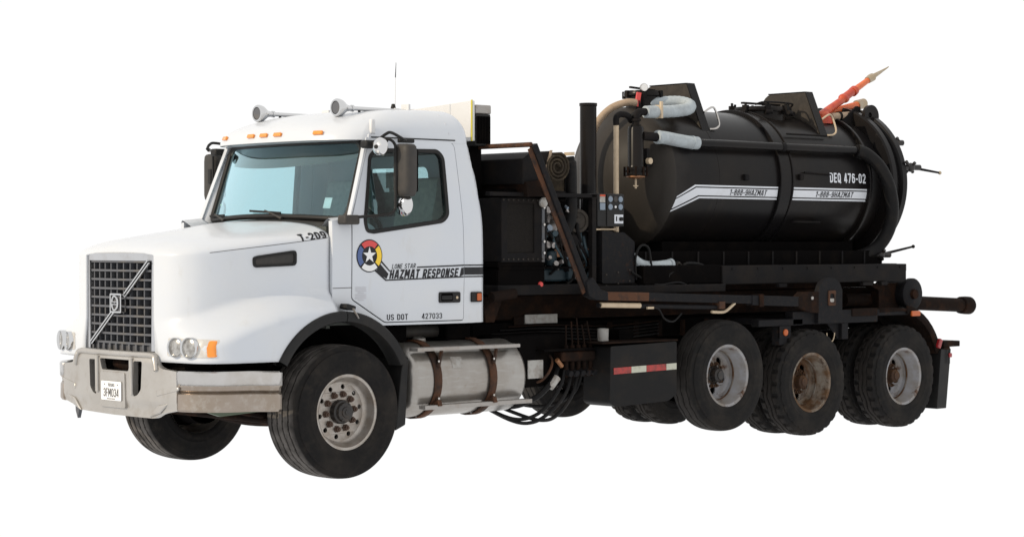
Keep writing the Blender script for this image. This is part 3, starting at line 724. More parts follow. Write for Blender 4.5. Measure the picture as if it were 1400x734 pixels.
# rear seam across the roof and the drip rail line
pts = []
for i in range(25):
    t = -pi/2+pi*i/24
    h = RB.ray_cast(Vector((1.34, 0, 2.60))+Vector((0, sin(t), cos(t)*.75))*3, -Vector((0, sin(t), cos(t)*.75)))
    if h[0] is not None: pts.append(h[0])
build('roof_seam', MB().tube(pts, .004, 6), 'decal_faint', roof)
for sg in (-1, 1):
    build('drip_rail', MB().tube([cab_pt(x, 2.752, .004, sg) for x in (.50, .7, .9, 1.1, 1.3, 1.40)], .006, 6), 'plastic', roof)
# clearance lamps on the brow
for y in (-.66, -.19, 0, .19, .66):
    h = RB.ray_cast(Vector((-2, y, 2.785)), Vector((1, 0, 0)))
    p, nrm = h[0], h[1]
    q = Vector((-nrm.x, -nrm.y, 0)).normalized() if nrm.length else Vector((1, 0, 0))
    tx = Vector((0, 0, 1)).cross(nrm).normalized(); up = nrm.cross(tx)
    R = Matrix((tx, nrm, up)).transposed()
    build('clearance_lamp', MB().box(p+nrm*.010, (.095, .024, .034), R), 'amber', roof, bev=.006)

# ---- windshield
def ws(u, v):
    """u -1 (near) .. 1 (far), v 0 bottom .. 1 top"""
    yb = .965-.035*v; x0 = .272+.205*v; bulge = .135*(1-abs(u)**2.2)
    zb = 2.075+.035*(1-abs(u)**2)*(1-v)
    z = zb+(2.725-zb)*v
    return Vector((x0-bulge, u*yb, z))
wsr = rpoly([(-1, 0), (1, 0), (1, 1), (-1, 1)], .12, 6)
gl = build('windshield', MB().slab(wsr, [], lambda u, v, k: ws(u, v), (.125, .25), thick=False), 'glass_ws', truck, ang=80)
loop = []
for i in range(len(wsr)):
    a, b = wsr[i], wsr[(i+1) % len(wsr)]; n = max(1, int(max(abs(b[0]-a[0]), abs(b[1]-a[1]))/.12))
    for k in range(n): loop.append(ws(a[0]+(b[0]-a[0])*k/n, a[1]+(b[1]-a[1])*k/n))
build('windshield_seal', MB().tube(loop, .024, 8, closed=True), 'plastic', gl)
rows = []
for i in range(17):                                                # cowl panel under the glass
    u = -.95+1.9*i/16; p = ws(u, 0); yh = u*.985
    rows.append([Vector((-.02, yh*.97, hood_top(0.0, yh*.96)-.03)), Vector((p.x-.03, p.y, p.z-.03)), Vector((p.x+.10, p.y, p.z-.02))])
build('cowl', MB().grid(rows), 'plastic_worn', cab)
for sg in (-1, 1):                                                  # A pillars
    rows = []
    for i in range(9):
        v = -.08+1.14*i/8; p = ws(sg, v)
        e = cab_pt(.222+.245*v+(.0 if v > 0 else .02), 2.09+.65*v, .0, sg); m_ = Vector(((p.x+e.x)/2-.022, (p.y+e.y)/2+sg*.02, (p.z+e.z)/2))
        rows.append([p+Vector((.006, sg*.030, 0)), m_, e+Vector((.0, sg*.004, 0)), e+Vector((.05, -sg*.04, 0)), p+Vector((.05, sg*.025, 0))])
    build('pillar', MB().grid(rows, cv=True), 'white', cab, ang=50)
# white corner of the cowl beside the glass
for sg in (-1, 1):
    rows = []
    for i in range(5):
        t = i/4; x = .03+.19*t
        rows.append([cab_pt(x, 2.06+.03*t, .0, sg), Vector((x-.01, sg*(1.045-.01*t), 2.085+.018*t)), Vector((x, sg*(.985-.03*t), 2.06-.0*t)), Vector((x+.02, sg*.93, 2.02))])
    build('cowl_corner', MB().grid(rows), 'white', cab, ang=60)
# wipers
for (uy, x_end) in ((-.30, -.62), (.62, .30)):
    p0 = ws(uy, -.02)+Vector((-.03, 0, -.005)); p1 = ws((uy+x_end)/2+.12, .07)+Vector((-.035, 0, 0))
    p1 = ws(uy+.26, .085)+Vector((-.03, 0, 0))
    wp = build('wiper', MB().tube([p0, (p0+p1)/2+Vector((-.01, 0, .006)), p1], [.013, .009, .007], 8), 'plastic_worn', gl)
    a, b = ws(uy+.26-.22, .05)+Vector((-.022, 0, 0)), ws(uy+.26+.24, .085)+Vector((-.022, 0, 0))
    build('wiper_blade', MB().beam(a, b, .012, .018), 'plastic', gl)
build('windshield_sticker', MB().slab(rect(-.80, -.72, .13, .27), [], lambda u, v, k: ws(u, v)+Vector((.006, 0, 0)), thick=False), 'decal_white', gl)

# ---- interior
build('headliner', MB().slab([(-.93, .0), (.93, 0), (.90, 1), (-.90, 1)], [], lambda u, v, k: Vector((.36+.10*abs(u)**2+1.2*v, u, 2.70-.05*k))), 'interior_dark', cab)
rows = []
for i in range(13):
    u = -.95+1.9*i/12; p = ws(u, .80-.09*(1-u*u)-.05*(u+1)/2); q = ws(u, .97)
    rows.append([q+Vector((.05, 0, 0)), p+Vector((.055, 0, 0)), p+Vector((.22, 0, .03))])
build('sun_visor', MB().grid(rows), 'interior_dark', cab)
build('dashboard', MB().slab(rpoly([(.24, 1.55), (.62, 1.6), (.66, 1.92), (.50, 2.05), (.24, 2.045)], .05), [], lambda u, v, k: Vector((u, -.98+1.96*k, v))), 'interior', cab, bev=.02)
st = build('steering_wheel', MB().tube([Vector((.80+.10*cos(t), -.52+.225*sin(t), 2.02+.19*cos(t)*-1)) for t in [2*pi*i/32 for i in range(32)]], .018, 8, closed=True), 'plastic', cab)
build('steering_column', MB().cyl((.80, -.52, 2.02), (.58, -.52, 1.84), .03), 'plastic', cab)
for y in (-.52, .52):
    build('seat', MB().slab(rpoly([(.80, 1.55), (1.32, 1.50), (1.34, 1.66), (.80, 1.72)], .05), [], lambda u, v, k, y=y: Vector((u, y-.26+.52*k, v))), 'seat', cab, bev=.04, seg=3)
    build('seat_back', MB().slab(rpoly([(1.22, 1.60), (1.36, 1.58), (1.52, 2.18), (1.50, 2.44), (1.41, 2.45), (1.36, 2.2)], .05), [], lambda u, v, k, y=y: Vector((u, y-.25+.50*k, v))), 'seat', cab, bev=.05, seg=3)
build('rear_trim', MB().slab(RW, [RWIN], lambda u, v, k: Vector((xr(v)-.052-.012*k, u*.97, v))), 'interior', cab)

# ---- air horns, aerial, bracket on the roof
def horn(y):
    h = build('air_horn', MB().lathe([(.0005, .006), (.050, .006), (.052, .0)], (.478, y, 3.012), (-1, 0, 0), 28), 'grille', roof)
    mb = MB().lathe([(.052, -.004), (.056, .010), (.070, .010), (.076, 0), (.076, -.022), (.068, -.050), (.048, -.080), (.031, -.105), (.024, -.135), (.0225, -.155), (.029, -.155), (.029, -.175), (.019, -.175), (.0155, -.75), (.0005, -.75)], (.478, y, 3.012), (-1, 0, 0), 32)
    build('horn_bell', mb, 'chrome_clean', roof, ang=30)
    mb = MB().cyl((.72, y, 3.0), (.72, y, (on_roof(.72, y) or Vector((0, 0, 2.98))).z-.01), .012, n=10); build('horn_foot', mb, 'plastic', roof)
    mb = MB().bb(1.215, 1.235, y-.05, y+.05, 2.99, 3.07); mb.tube(catmull([(1.10, y, 3.02), (1.17, y, 3.015), (1.22, y, 2.985)], 4), .014, 8); build('horn_bracket', mb, 'white_plain', roof)
horn(-.56); horn(.56)
z0 = on_roof(1.12, -.52).z
build('aerial_base', MB().lathe([(.022, -.01), (.022, .02), (.014, .05), (.0005, .052)], (1.12, -.52, z0), (0, 0, 1), 14), 'plastic', roof)
z0 = on_roof(1.40, -.2).z
build('aerial', MB().tube([(1.40, -.20, z0-.01), (1.405, -.20, 3.33)], [.004, .003], 6), 'white_plain', roof)
build('aerial_tip', MB().tube([(1.405, -.20, 3.33), (1.412, -.20, 3.46)], [.0045, .002], 6), 'plastic', roof)
# panel behind the roof
build('roof_fairing', MB().slab([(-.60, 2.78), (.33, 2.78), (.33, 3.085), (-.60, 3.135)], [], lambda u, v, k: Vector((1.93+.05*k, u, v))), 'white_plain', truck, bev=.01)
fp = build('louvre_box', MB().bb(1.985, 2.16, -.60, .33, 2.74, 3.02), 'plastic', truck, bev=.006)
build('box_cap', MB().bb(1.985, 2.165, -.605, .33, 3.022, 3.10), 'alu_rail', truck, bev=.01)
build('edge_trim', MB().bb(1.928, 1.940, -.612, -.602, 2.78, 3.14), 'yellow', truck)
for i in range(9):
    build('louvre', MB().bb(1.995+.018*i, 2.005+.018*i, -.612, -.60, 2.76, 3.0), 'deep_black', fp)
build('fairing_post', MB().bb(2.0, 2.14, -.5, .25, 1.3, 2.74), 'deep_black', truck)

# ---- mirrors
for sg in (-1, 1):
    y = sg*1.32+(.07 if sg > 0 else 0)
    rows = []
    for (z, s) in ((2.262, .55), (2.268, .78), (2.285, .93), (2.32, 1), (2.62, 1), (2.665, .95), (2.682, .80), (2.688, .55)):
        rg = []
        for i in range(24):
            a = 2*pi*i/24; ca, sa = cos(a), sin(a)
            ex = (abs(ca)**.6)*(1 if ca > 0 else -1); ey = (abs(sa)**.6)*(1 if sa > 0 else -1)
            rg.append(Vector((.60+.062*ex*s+(-.012 if ca < 0 else 0), y+.098*ey*s, z)))
        rows.append(rg)
    mb = MB().grid(rows, cv=True); n0 = len(mb.v)-len(rows)*24
    mb.f.append(tuple(range(24))); mb.f.append(tuple(n0+7*24+i for i in range(24)))
    mi = build('mirror', mb, 'plastic_worn', truck, ang=50)
    build('mirror_glass', MB().slab(rect(-.08, .08, 2.30, 2.65, .02), [], lambda u, v, k: Vector((.664, y+u, v)), thick=False), 'mirror', mi)
    build('mirror_rib', MB().bb(.518, .53, y-sg*.03-.022, y-sg*.03+.022, 2.42, 2.55), 'plastic', mi, bev=.004)
    yy = sg*1.245
    arm = [(.16, sg*1.10, 2.075), (.22, sg*1.18, 2.095), (.42, sg*1.285, 2.115), (.50, sg*1.295, 2.15), (.515, sg*1.295, 2.24), (.515, sg*1.295, 2.60), (.505, sg*1.29, 2.69), (.45, sg*1.27, 2.725), (.40, sg*1.20, 2.71)]
    build('mirror_arm', MB().tube(catmull(arm if sg < 0 else arm[4:], 5), .0125, 8), 'plastic', mi)
    build('mirror_arm', MB().tube(catmull([(.40, sg*1.22, 2.72), (.45, sg*1.25, 2.765), (.52, sg*1.24, 2.778), (.78, sg*1.10, 2.728)], 5), .0125, 8), 'plastic', mi)
    build('mirror_arm', MB().tube([(.42, sg*1.10, 2.69), (.45, sg*1.27, 2.71)], .011, 8), 'chrome', mi)
    if sg < 0: build('mirror_bracket', MB().bb(.085, .235, sg*1.135-.055, sg*1.135+.055, 2.035, 2.112), 'plastic_worn', mi, bev=.015)
    build('mirror_bracket', MB().bb(.36, .50, sg*1.07-.045, sg*1.07+.045, 2.655, 2.72), 'plastic', mi, bev=.015)
    build('mirror_bracket', MB().bb(.74, .90, sg*1.055-.02, sg*1.055+.02, 2.712, 2.748), 'plastic', mi, bev=.01)
    for (cx, cy, cz_, r) in ((.585, 1.30, 2.195, .092), (.385, 1.245, 2.66, .078))[:2 if sg < 0 else 1]:
        mb = MB().lathe([(.0005, .035), (r*.35, .033), (r*.75, .018), (r*.97, -.002), (r, -.018), (r*.97, -.024), (.0005, -.024)], (cx, sg*cy, cz_), (-1, -.15*sg*-1, 0), 26)
        build('round_mirror', mb, 'chrome_clean', mi)
        build('mirror_stud', MB().lathe([(.018, .03), (.016, .045), (.0005, .047)], (cx, sg*cy, cz_), (-1, .15*sg, 0), 12), 'plastic', mi)
# small white bracket on the roof corner
build('roof_bracket', MB().bb(.50, .545, -1.0, -.965, 2.78, 2.90), 'white_plain', roof, bev=.01)

# ---------------- front bumper
def bx(y): return -1.335+.05*(abs(y)/.8)**2.2
BC = rpoly([(-.835, .60, 0), (-.835, .90, 0), (-.66, .915), (-.60, .945), (-.575, 1.005), (-.53, 1.035), (0, 1.035, 0), (.53, 1.035), (.575, 1.005), (.60, .945), (.66, .915), (.835, .90, 0), (.835, .60, 0), (.62, .565), (.56, .535), (0, .525, 0), (-.56, .525), (-.64, .565)], .035)
H1 = rpoly([(.245, .955), (.36, .955), (.345, .735), (.30, .69), (.245, .675)], .018)
H2 = [(-p[0]-.055, p[1]+.008) for p in reversed(H1)]
H3 = rpoly([(-.255, .968), (.19, .968), (.155, .878), (-.23, .878)], .018)
bump = build('bumper', MB().slab(BC, [H1, H2, H3], lambda u, v, k: Vector((bx(u)+.045*k+.012*sstep(.66, .60, v)+.02*sstep(.95, 1.03, v), u, v)), (.08, .06)), 'bumper', truck, bev=.022, seg=3)
# raised plate pad and lower sweep
build('bumper_pad', MB().slab(rpoly([(-.20, .585), (.18, .585), (.16, .865), (-.19, .865)], .02), [], lambda u, v, k: Vector((bx(u)-.010+.03*k, u, v))), 'bumper', bump, bev=.008)
for sg in (-1, 1):
    path = [(bx(.838), .838), (-1.25, .94), (-1.17, 1.06), (-1.06, 1.155), (-.92, 1.205), (-.75, 1.222), (-.57, 1.228)]
    path = catmull([(a, b, 0) for a, b in path], 4)
    prof = [(-.05, .905), (-.004, .905), (.006, .895), (.004, .795), (-.012, .775), (-.016, .745), (-.002, .722), (0, .61), (-.012, .592), (-.06, .592)]
    rows = []
    for i, p in enumerate(path):
        a = path[max(0, i-1)]; b = path[min(len(path)-1, i+1)]; t = (b-a).normalized(); n_ = Vector((-t.y, t.x, 0)) if True else None
        n_ = Vector((-t.y, t.x, 0)); 
        if n_.x > 0 and n_.y < 0: n_ = -n_
        if n_.y < -.01: n_ = -n_
        if n_.x > .01: n_ = -n_
        rows.append([Vector((p.x+n_.x*d, sg*(p.y+n_.y*d), z-.012*sstep(-.9, -.57, p.x))) for d, z in prof])
    for nm_, a_, b_, m_ in (('bumper_end', 0, 4, 'chrome'), ('end_crease', 4, 6, 'chrome_low'), ('end_lower', 6, 10, 'chrome_low')):
        wg = build(nm_, MB().grid([r[max(0, a_-1):b_] if nm_ != 'bumper_end' else r[:b_] for r in rows]), m_, truck if nm_ == 'bumper_end' else wing, ang=30)
        if nm_ == 'bumper_end': wing = wg
        face_out(wg, (-.3, 0, .75))
        sm = wg.modifiers.new('skin', 'SOLIDIFY'); sm.thickness = .012; sm.offset = -1
    # crease of the centre section
    mb = MB().slab([(.60, .745), (.86, .785), (.86, .755), (.60, .70)], [], lambda u, v, k, sg=sg: Vector((bx(u)-.006+.02*k, sg*u, v))); build('bumper_crease', mb, 'bumper', bump, bev=.012, seg=3)
    mb = MB().slab([(.50, .53), (.64, .57), (.74, .65), (.62, .63)], [], lambda u, v, k, sg=sg: Vector((bx(u)-.006+.02*k, sg*u, v))); build('bumper_step', mb, 'bumper', bump, bev=.012, seg=3)
hp = [(bx(.58)-.004, sg_*y_, z_) for sg_, y_, z_ in ((1, .60, .90), (1, .575, .975), (1, .53, 1.012), (1, .3, 1.014), (-1, 0, 1.014), (-1, .3, 1.014), (-1, .53, 1.012), (-1, .575, .975), (-1, .60, .90))]
hp = [(bx(p[1])-.002+.018*sstep(.95, 1.02, p[2]), p[1], p[2]) for p in hp]
build('bumper_hoop', MB().tube(catmull(hp, 5), .024, 12), 'bumper', bump)
for y_ in (.215, -.285): build('bumper_bar', MB().tube([(bx(y_)-.001, y_+.012, .985), (bx(y_)-.004, y_, .70)], .020, 12), 'bumper', bump)
build('tow_opening', MB().bb(-1.22, -1.20, -.55, .55, .62, 1.03), 'deep_black', truck)
build('tow_bar', MB().tube([(-1.20, .14, .93), (-1.20, -.12, .90)], .045, 12), 'rust_dark', truck)
build('cooling_hose', MB().tube([(-1.235, .33+.09*cos(t), .80+.12*sin(t)) for t in [2*pi*i/24 for i in range(24)]], .022, 8, closed=True), 'hose_black', truck)
pl = build('license_plate', MB().slab(rect(-.157, .138, .640, .792, .012), [], lambda u, v, k: Vector((-1.352+.004*k, u, v))), 'decal_white', bump)
pf = lambda u, v: Vector((-1.3545, u, v))
mb = MB(); text(mb, '3FM034', .100, -.122, .668, .734, pf, bold=-.025, spacing=1.3, lift=Vector((-1, 0, 0))); text(mb, 'TEXAS', .035, -.06, .751, .774, pf, lift=Vector((-1, 0, 0))); text(mb, 'APPORTIONED', .05, -.07, .648, .657, pf, lift=Vector((-1, 0, 0)))
for y in (.085, -.105): mb.slab(circ(y, .765, .006, 8), [], lambda u, v, k: pf(u, v), thick=False)
build('lettering', mb, 'plastic_worn', bump, label='dark lettering 3FM034 on the licence plate')
# hanging rag of metal below the far end
build('tow_hook', MB().slab([(.78, .60), (.86, .60), (.85, .50), (.82, .44), (.79, .52)], [], lambda u, v, k: Vector((-1.16+.03*k, u, v))), 'grille', truck)
build('bumper_mount', MB().bb(-1.18, -.95, -.80, .80, .90, .955), 'deep_black', truck)
build('lower_skirt', MB().slab([(-1.15, .60), (-.60, .62), (-.62, .57), (-1.0, .55)], [], lambda u, v, k: Vector((u, -1.02+.04*k, v))), 'green_oil', truck)

# ---------------- wheels
def tyre_mesh(R, W, rim, grooves, lug=None, nt_=168):
    """tyre about the local Y axis, outer face toward -Y at y = 0, inner face at y = W"""
    rows = []
    side = [(rim-.004, .030), (rim+.016, .012), (rim+.035, .006), (rim+.05, .006), (rim+(R-rim)*.32, -.002), (rim+(R-rim)*.36, .001), (rim+(R-rim)*.55, -.004), (rim+(R-rim)*.62, -.003), (rim+(R-rim)*.80, .006), (R-.045, .016), (R-.025, .021), (R-.010, .029)]
    tw0, tw1 = .036, W-.036; nT = 46
    tr = [(R-.004*abs(2*i/nT-1)**3*2, tw0+(tw1-tw0)*i/nT) for i in range(nT+1)]
    prof = [(r, y, 0) for r, y in side]+[(r, y, 1) for r, y in tr]+[(r, W-y, 0) for r, y in reversed(side)]
    for k in range(nt_):
        a = 2*pi*k/nt_; row = []
        for r, y, t in prof:
            rr_ = r
            if t:
                for gy, gw, amp, per, dep in grooves:
                    ph = (k % per)/per; zz = gy+amp*(4*abs(ph-.5)-1)
                    if abs(y-zz) < gw: rr_ = r-dep
                if lug:
                    per, dw, dep, m0 = lug
                    yn = (y-tw0)/(tw1-tw0); e = min(yn, 1-yn)
                    if e < m0 and ((k+ (0 if yn < .5 else per//2)) % per) < dw: rr_ = r-dep
            elif lug and r > R-.05 and (k % lug[0]) < lug[1]: rr_ = r-.010
            row.append(Vector((rr_*sin(a), y, rr_*cos(a))))
        rows.append(row)
    return MB().grid(rows, cu=True)
def localise(o): return o
def build_local(name, mb, mat, parent, **k):
    o = build(name, mb, mat, None, **k); o.parent = parent; return o
FR, FW = .5374, .40
def front_wheel():
    # aluminium disc with ten hand holes
    rim = .298
    mb = MB().lathe([(rim-.014, .050), (rim, .028), (rim+.006, .018), (rim-.004, .014), (rim-.016, .022), (rim-.024, .045), (rim-.030, .085), (rim-.048, .112), (rim-.062, .122)], (0, 0, 0), (0, 1, 0), 64)
    holes = [circ(.202*cos(2*pi*i/10+.15), .202*sin(2*pi*i/10+.15), .020, 12) for i in range(10)]
    mb.slab(circ(0, 0, rim-.0615, 64), holes+[circ(0, 0, .092, 32)], lambda u, v, k: Vector((u, .122-.030*max(0, 1-abs(sqrt(u*u+v*v)-.15)/.09)*.3+.022*k, v)), None)
    mb.lathe([(rim-.062, .130), (rim-.03, .20), (rim-.012, .36), (rim-.004, .385)], (0, 0, 0), (0, 1, 0), 64)
    w_ = build('wheel', mb, 'wheel_alu', None, ang=30)
    build_local('tyre', tyre_mesh(FR, FW, .297, [(FW*.5+d_, .0075, .007, 12, .02) for d_ in (-.105, -.035, .035, .105)]), 'rubber_dust', w_, ang=28)
    hb = MB().lathe([(.098, .13), (.098, .085), (.093, .070), (.080, .060), (.074, .035), (.060, .028), (.045, .028), (.042, .020), (.022, .018), (.020, .012), (.0005, .012)], (0, 0, 0), (0, 1, 0), 32)
    for i in range(6): hb.cyl((.070*cos(i*pi/3), .058, .070*sin(i*pi/3)), (.070*cos(i*pi/3), .028, .070*sin(i*pi/3)), .008, n=6)
    build_local('hub', hb, 'hub_grease', w_, ang=30)
    build_local('hub_back', MB().lathe([(.24, .19), (.05, .18)], (0, 0, 0), (0, 1, 0), 24), 'deep_black', w_)
    ln = None
    for i in range(10):
        a = 2*pi*i/10+.10
        if ln is None:
            ln = build_local('lug_nut', MB().lathe([(.030, .0), (.028, -.008), (.021, -.010), (.021, -.030), (.012, -.034), (.011, -.045), (.0005, -.045)], (0, 0, 0), (0, 1, 0), 6), 'lug', w_, ang=30); o = ln
        else:
            o = ln.copy(); COL.objects.link(o); o.parent = w_
        o.location = (.142*cos(a), .116, .142*sin(a))
    return w_
fw = front_wheel(); fw.parent = truck
STEER = radians(0)
fw.location = (.09, -1.22, FR)
copy_part(fw, truck, (.04, 1.22, FR), (0, 0, pi))
RR, DW = .525, .285
def drive_wheel(mat, hubmat, tread, bell=.225, hub_r=.072, single=False, W=DW, tyre_mat='rubber', disc='wheel_white'):
    rim = .287
    mb = MB().lathe([(rim-.014, .055), (rim, .030), (rim+.006, .018), (rim-.004, .013), (rim-.018, .024), (rim-.026, .060), (rim-.034, .115), (rim-.046, .135), (rim-.052, .18), (rim-.060, bell-.02), (rim-.085, bell)], (0, 0, 0), (0, 1, 0), 56)
    holes = [circ(.150*cos(2*pi*i/5+.95), .150*sin(2*pi*i/5+.95), .040, 14) for i in range(5)]
    w_ = build('wheel', mb, mat, None, ang=30)
    md = MB().slab(circ(0, 0, rim-.084, 56), holes+[circ(0, 0, hub_r+.02, 28)], lambda u, v, k: Vector((u, bell+.012*k-.05*(1-sqrt(u*u+v*v)/.2), v)), None)
    build_local('wheel_disc', md, disc, w_, ang=30)
    build_local('rust_ring', MB().lathe([(rim-.051, .150), (rim-.056, .158), (rim-.054, .172)], (0, 0, 0), (0, 1, 0), 56), 'disc_rust', w_)
    build_local('tyre', tyre_mesh(RR, W, rim-.001, *tread), tyre_mat, w_, ang=28)
    hb = MB().lathe([(hub_r+.022, bell+.03), (hub_r+.015, bell-.03), (hub_r, bell-.045), (hub_r-.008, bell-.10), (hub_r-.02, bell-.11), (.045, bell-.115), (.042, bell-.125), (.0005, bell-.127)], (0, 0, 0), (0, 1, 0), 28)
    build_local('hub', hb, hubmat, w_, ang=30)
    build_local('hub_back', MB().lathe([(.25, bell+.07), (.05, bell+.07)], (0, 0, 0), (0, 1, 0), 24), 'deep_black', w_)
    ln = None
    for i in range(10):
        a = 2*pi*i/10
        if ln is None:
            ln = build_local('lug_nut', MB().lathe([(.021, .02), (.021, -.025), (.012, -.03), (.011, -.045), (.0005, -.045)], (0, 0, 0), (0, 1, 0), 6), 'hub_rust', w_, ang=30); o = ln
        else:
            o = ln.copy(); COL.objects.link(o); o.parent = w_
        o.location = ((hub_r+.035)*cos(a), bell-.012, (hub_r+.035)*sin(a))
    return w_
rib = ([(DW*.5-.07, .005, .005, 8, .014), (DW*.5, .005, .005, 8, .014), (DW*.5+.07, .005, .005, 8, .014)], None)
lugt = ([(DW*.5, .006, .012, 12, .016), (DW*.5-.05, .005, .008, 12, .014), (DW*.5+.05, .005, .008, 12, .014)], (6, 2, .018, .30))
X1, X2, X3, Z1 = 4.611, 5.833, 7.295, .117
pw = drive_wheel('wheel_white', 'hub_grease', rib, tyre_mat='rubber_pale'); pw['label'] = 'raised wheel with a whitish deep dish rim'
pw.parent = truck; pw.location = (X1, -1.22, RR+Z1)
dw = drive_wheel('wheel_rust', 'hub_rust', lugt, disc='disc_rust'); dw['label'] = 'drive wheel with a rust stained rim and block tread'
dw.parent = truck; dw.location = (X2, -1.22, RR)
tw = drive_wheel('wheel_white', 'hub_rust', lugt); tw['label'] = 'rearmost wheel with a pale rust flecked rim'
tw.parent = truck; tw.location = (X3, -1.22, RR)
copy_part(pw, truck, (X1, 1.22, RR+Z1), (0, 0, pi))
copy_part(dw, truck, (X2, 1.22, RR), (0, .4, pi)); copy_part(tw, truck, (X3, 1.22, RR), (0, .9, pi))
for o_, x in ((dw, X2), (tw, X3)):                                   # inner tyres of the dual pairs
    for y, rz in ((-.60, pi), (.60, 0)):
        ty = [c for c in o_.children if c.name.startswith('tyre')][0].copy(); COL.objects.link(ty)
        ty.name = 'inner_tyre'; ty.parent = truck; ty.location = (x, y, RR); ty.rotation_euler = (0, .3, rz)

# ---------------- chassis
for sg in (-1, 1):
    mb = MB().slab([(-1.15, .74), (8.0, .70), (8.0, .98), (-.1, .98), (-1.15, .92)], [], lambda u, v, k, sg=sg: Vector((u, sg*(.43-.09*k), v)))
    build('frame_rail', mb, 'deep_black', truck, bev=.01)
    mb = MB().bb(1.95, 8.1, sg*.46-.06, sg*.46+.06, 1.0, 1.175); build('sub_frame', mb, 'deep_black', truck, bev=.01)
    mb = MB().bb(2.05, 8.3, sg*.50-.09, sg*.50+.09, 1.20, 1.42); build('hoist_rail', mb, 'rust_dark', truck, bev=.012)
for x in (-.9, 1.2, 2.6, 3.8, 5.2, 6.6, 7.9):
    build('cross_member', MB().bb(x-.06, x+.06, -.36, .36, .74, .95), 'deep_black', truck)
build('front_axle', MB().tube(catmull([(0, -.85, .52), (0, -.5, .45), (0, 0, .42), (0, .5, .45), (0, .85, .52)], 4), .06, 10), 'rust_dark', truck)
for sg in (-1, 1):
    build('front_spring', MB().tube(catmull([(-.75, sg*.43, .70), (0, sg*.43, .54), (.75, sg*.43, .70)], 5), .045, 8), 'rust_dark', truck)
    build('brake_drum', MB().lathe([(.20, -.08), (.21, .10), (.06, .11)], (0, sg*.75, FR), (0, sg, 0), 28), 'deep_black', truck)
build('tie_rod', MB().tube([(-.30, -.85, .46), (-.30, .85, .46)], .028, 10), 'rust_dark', truck)
build('drag_link', MB().tube([(-.95, -.55, .62), (-.30, -.62, .50)], .03, 10), 'rust_dark', truck)
build('steering_gear', MB().bb(-1.05, -.80, -.62, -.40, .55, .80), 'rust_dark', truck, bev=.02)
build('oil_pan', MB().bb(-.85, .30, -.30, .30, .52, .78), 'deep_black', truck, bev=.05)
build('engine_block', MB().bb(-1.0, .6, -.38, .38, .78, 1.55), 'deep_black', truck, bev=.03)
build('gearbox', MB().tube([(.3, 0, .80), (1.5, 0, .78)], [.30, .20], 16), 'deep_black', truck)
build('drive_shaft', MB().tube([(1.5, 0, .76), (5.6, 0, .62)], .06, 12), 'deep_black', truck)
for x, z in ((X1, RR+Z1), (X2, RR), (X3, RR)):
    build('axle', MB().tube([(x, -1.0, z), (x, 1.0, z)], .075, 14), 'rust_dark', truck)
    if x > 5: build('differential', MB().sphere((x, 0, z), (.23, .20, .23), 18), 'deep_black', truck)
    for sg in (-1, 1):
        build('brake_drum', MB().lathe([(.17, -.12), (.20, .08), (.05, .09)], (x, sg*.80, z), (0, sg, 0), 24), 'deep_black', truck)
        build('axle_spring', MB().tube(catmull([(x-.55, sg*.42, z+.18), (x, sg*.42, z+.10), (x+.55, sg*.42, z+.18)], 4), .05, 8), 'rust_dark', truck)
# dark closing plate between the frame and the sub frame, tanks and boxes on the frame
build('air_tank', MB().lathe([(.001, 0), (.08, .01), (.12, .05), (.12, .75), (.08, .79), (.001, .80)], (2.2, -.62, .80), (1, 0, 0), 24), 'deep_black', truck)
build('battery_box', MB().bb(2.0, 2.75, -.95, -.5, .62, 1.08), 'deep_black', truck, bev=.02)
build('hydraulic_tank', MB().bb(2.05, 3.0, .5, 1.05, .55, 1.1), 'deep_black', truck, bev=.03)
build('far_tank', MB().lathe([(.001, 0), (.20, .01), (.30, .05), (.30, 1.25), (.20, 1.29), (.001, 1.3)], (.72, .90, .76), (1, 0, 0), 32), 'alu', truck)
build('engine_shield', MB().bb(.66, 1.9, -.62, -.58, .72, 1.2), 'deep_black', truck)
build('cab_mount', MB().bb(.70, .92, -.95, -.6, 1.06, 1.20), 'deep_black', truck, bev=.02)
build('cab_mount', MB().bb(1.35, 1.62, -.95, -.6, 1.06, 1.20), 'deep_black', truck, bev=.02)
build('air_cleaner', MB().tube([(.95, -.80, 1.14), (1.35, -.80, 1.14)], .055, 14), 'plastic_worn', truck)

# ---------------- fuel tank with steps
TY, TZ, TR = -.945, .752, .312
ft = build('fuel_tank', MB().lathe([(.001, 0), (.15, .004), (TR-.06, .018), (TR-.02, .04), (TR, .075), (TR, 1.225), (TR-.02, 1.26), (TR-.06, 1.282), (.15, 1.296), (.001, 1.30)], (.735, TY, TZ), (1, 0, 0), 56), 'alu', truck, ang=40)
for x in (.99, 1.60):
    rows = [[Vector((x+dx, TY+(TR+.006)*sin(a), TZ+(TR+.006)*cos(a))) for dx in (-.038, .038)] for a in [2*pi*i/40 for i in range(41)]]
    st_ = build('tank_strap', MB().grid(rows), 'rust', ft); q_ = st_.modifiers.new('skin', 'SOLIDIFY'); q_.thickness = .012; q_.offset = 1
    build('step_bracket', MB().beam((x+.09, TY-.26, TZ+.26), (x, TY-TR-.012, TZ+.12), .02, .04), 'rust', ft)
    build('step_bracket', MB().beam((x, TY-.24, TZ-.22), (x, TY-TR-.03, TZ-.18), .04, .05), 'rust', ft)
    for z in (.18, -.16): build('strap_bolt', MB().cyl((x, TY-.315, TZ+z*.9), (x, TY-.33, TZ+z*.9), .010, n=8), 'chrome', ft)
build('step', MB().bb(.765, 1.90, -1.275, -1.16, 1.000, 1.030), 'alu_rail', ft, bev=.005)
build('step', MB().bb(.835, 2.03, -1.285, -1.20, .520, .555), 'alu_rail', ft, bev=.005)
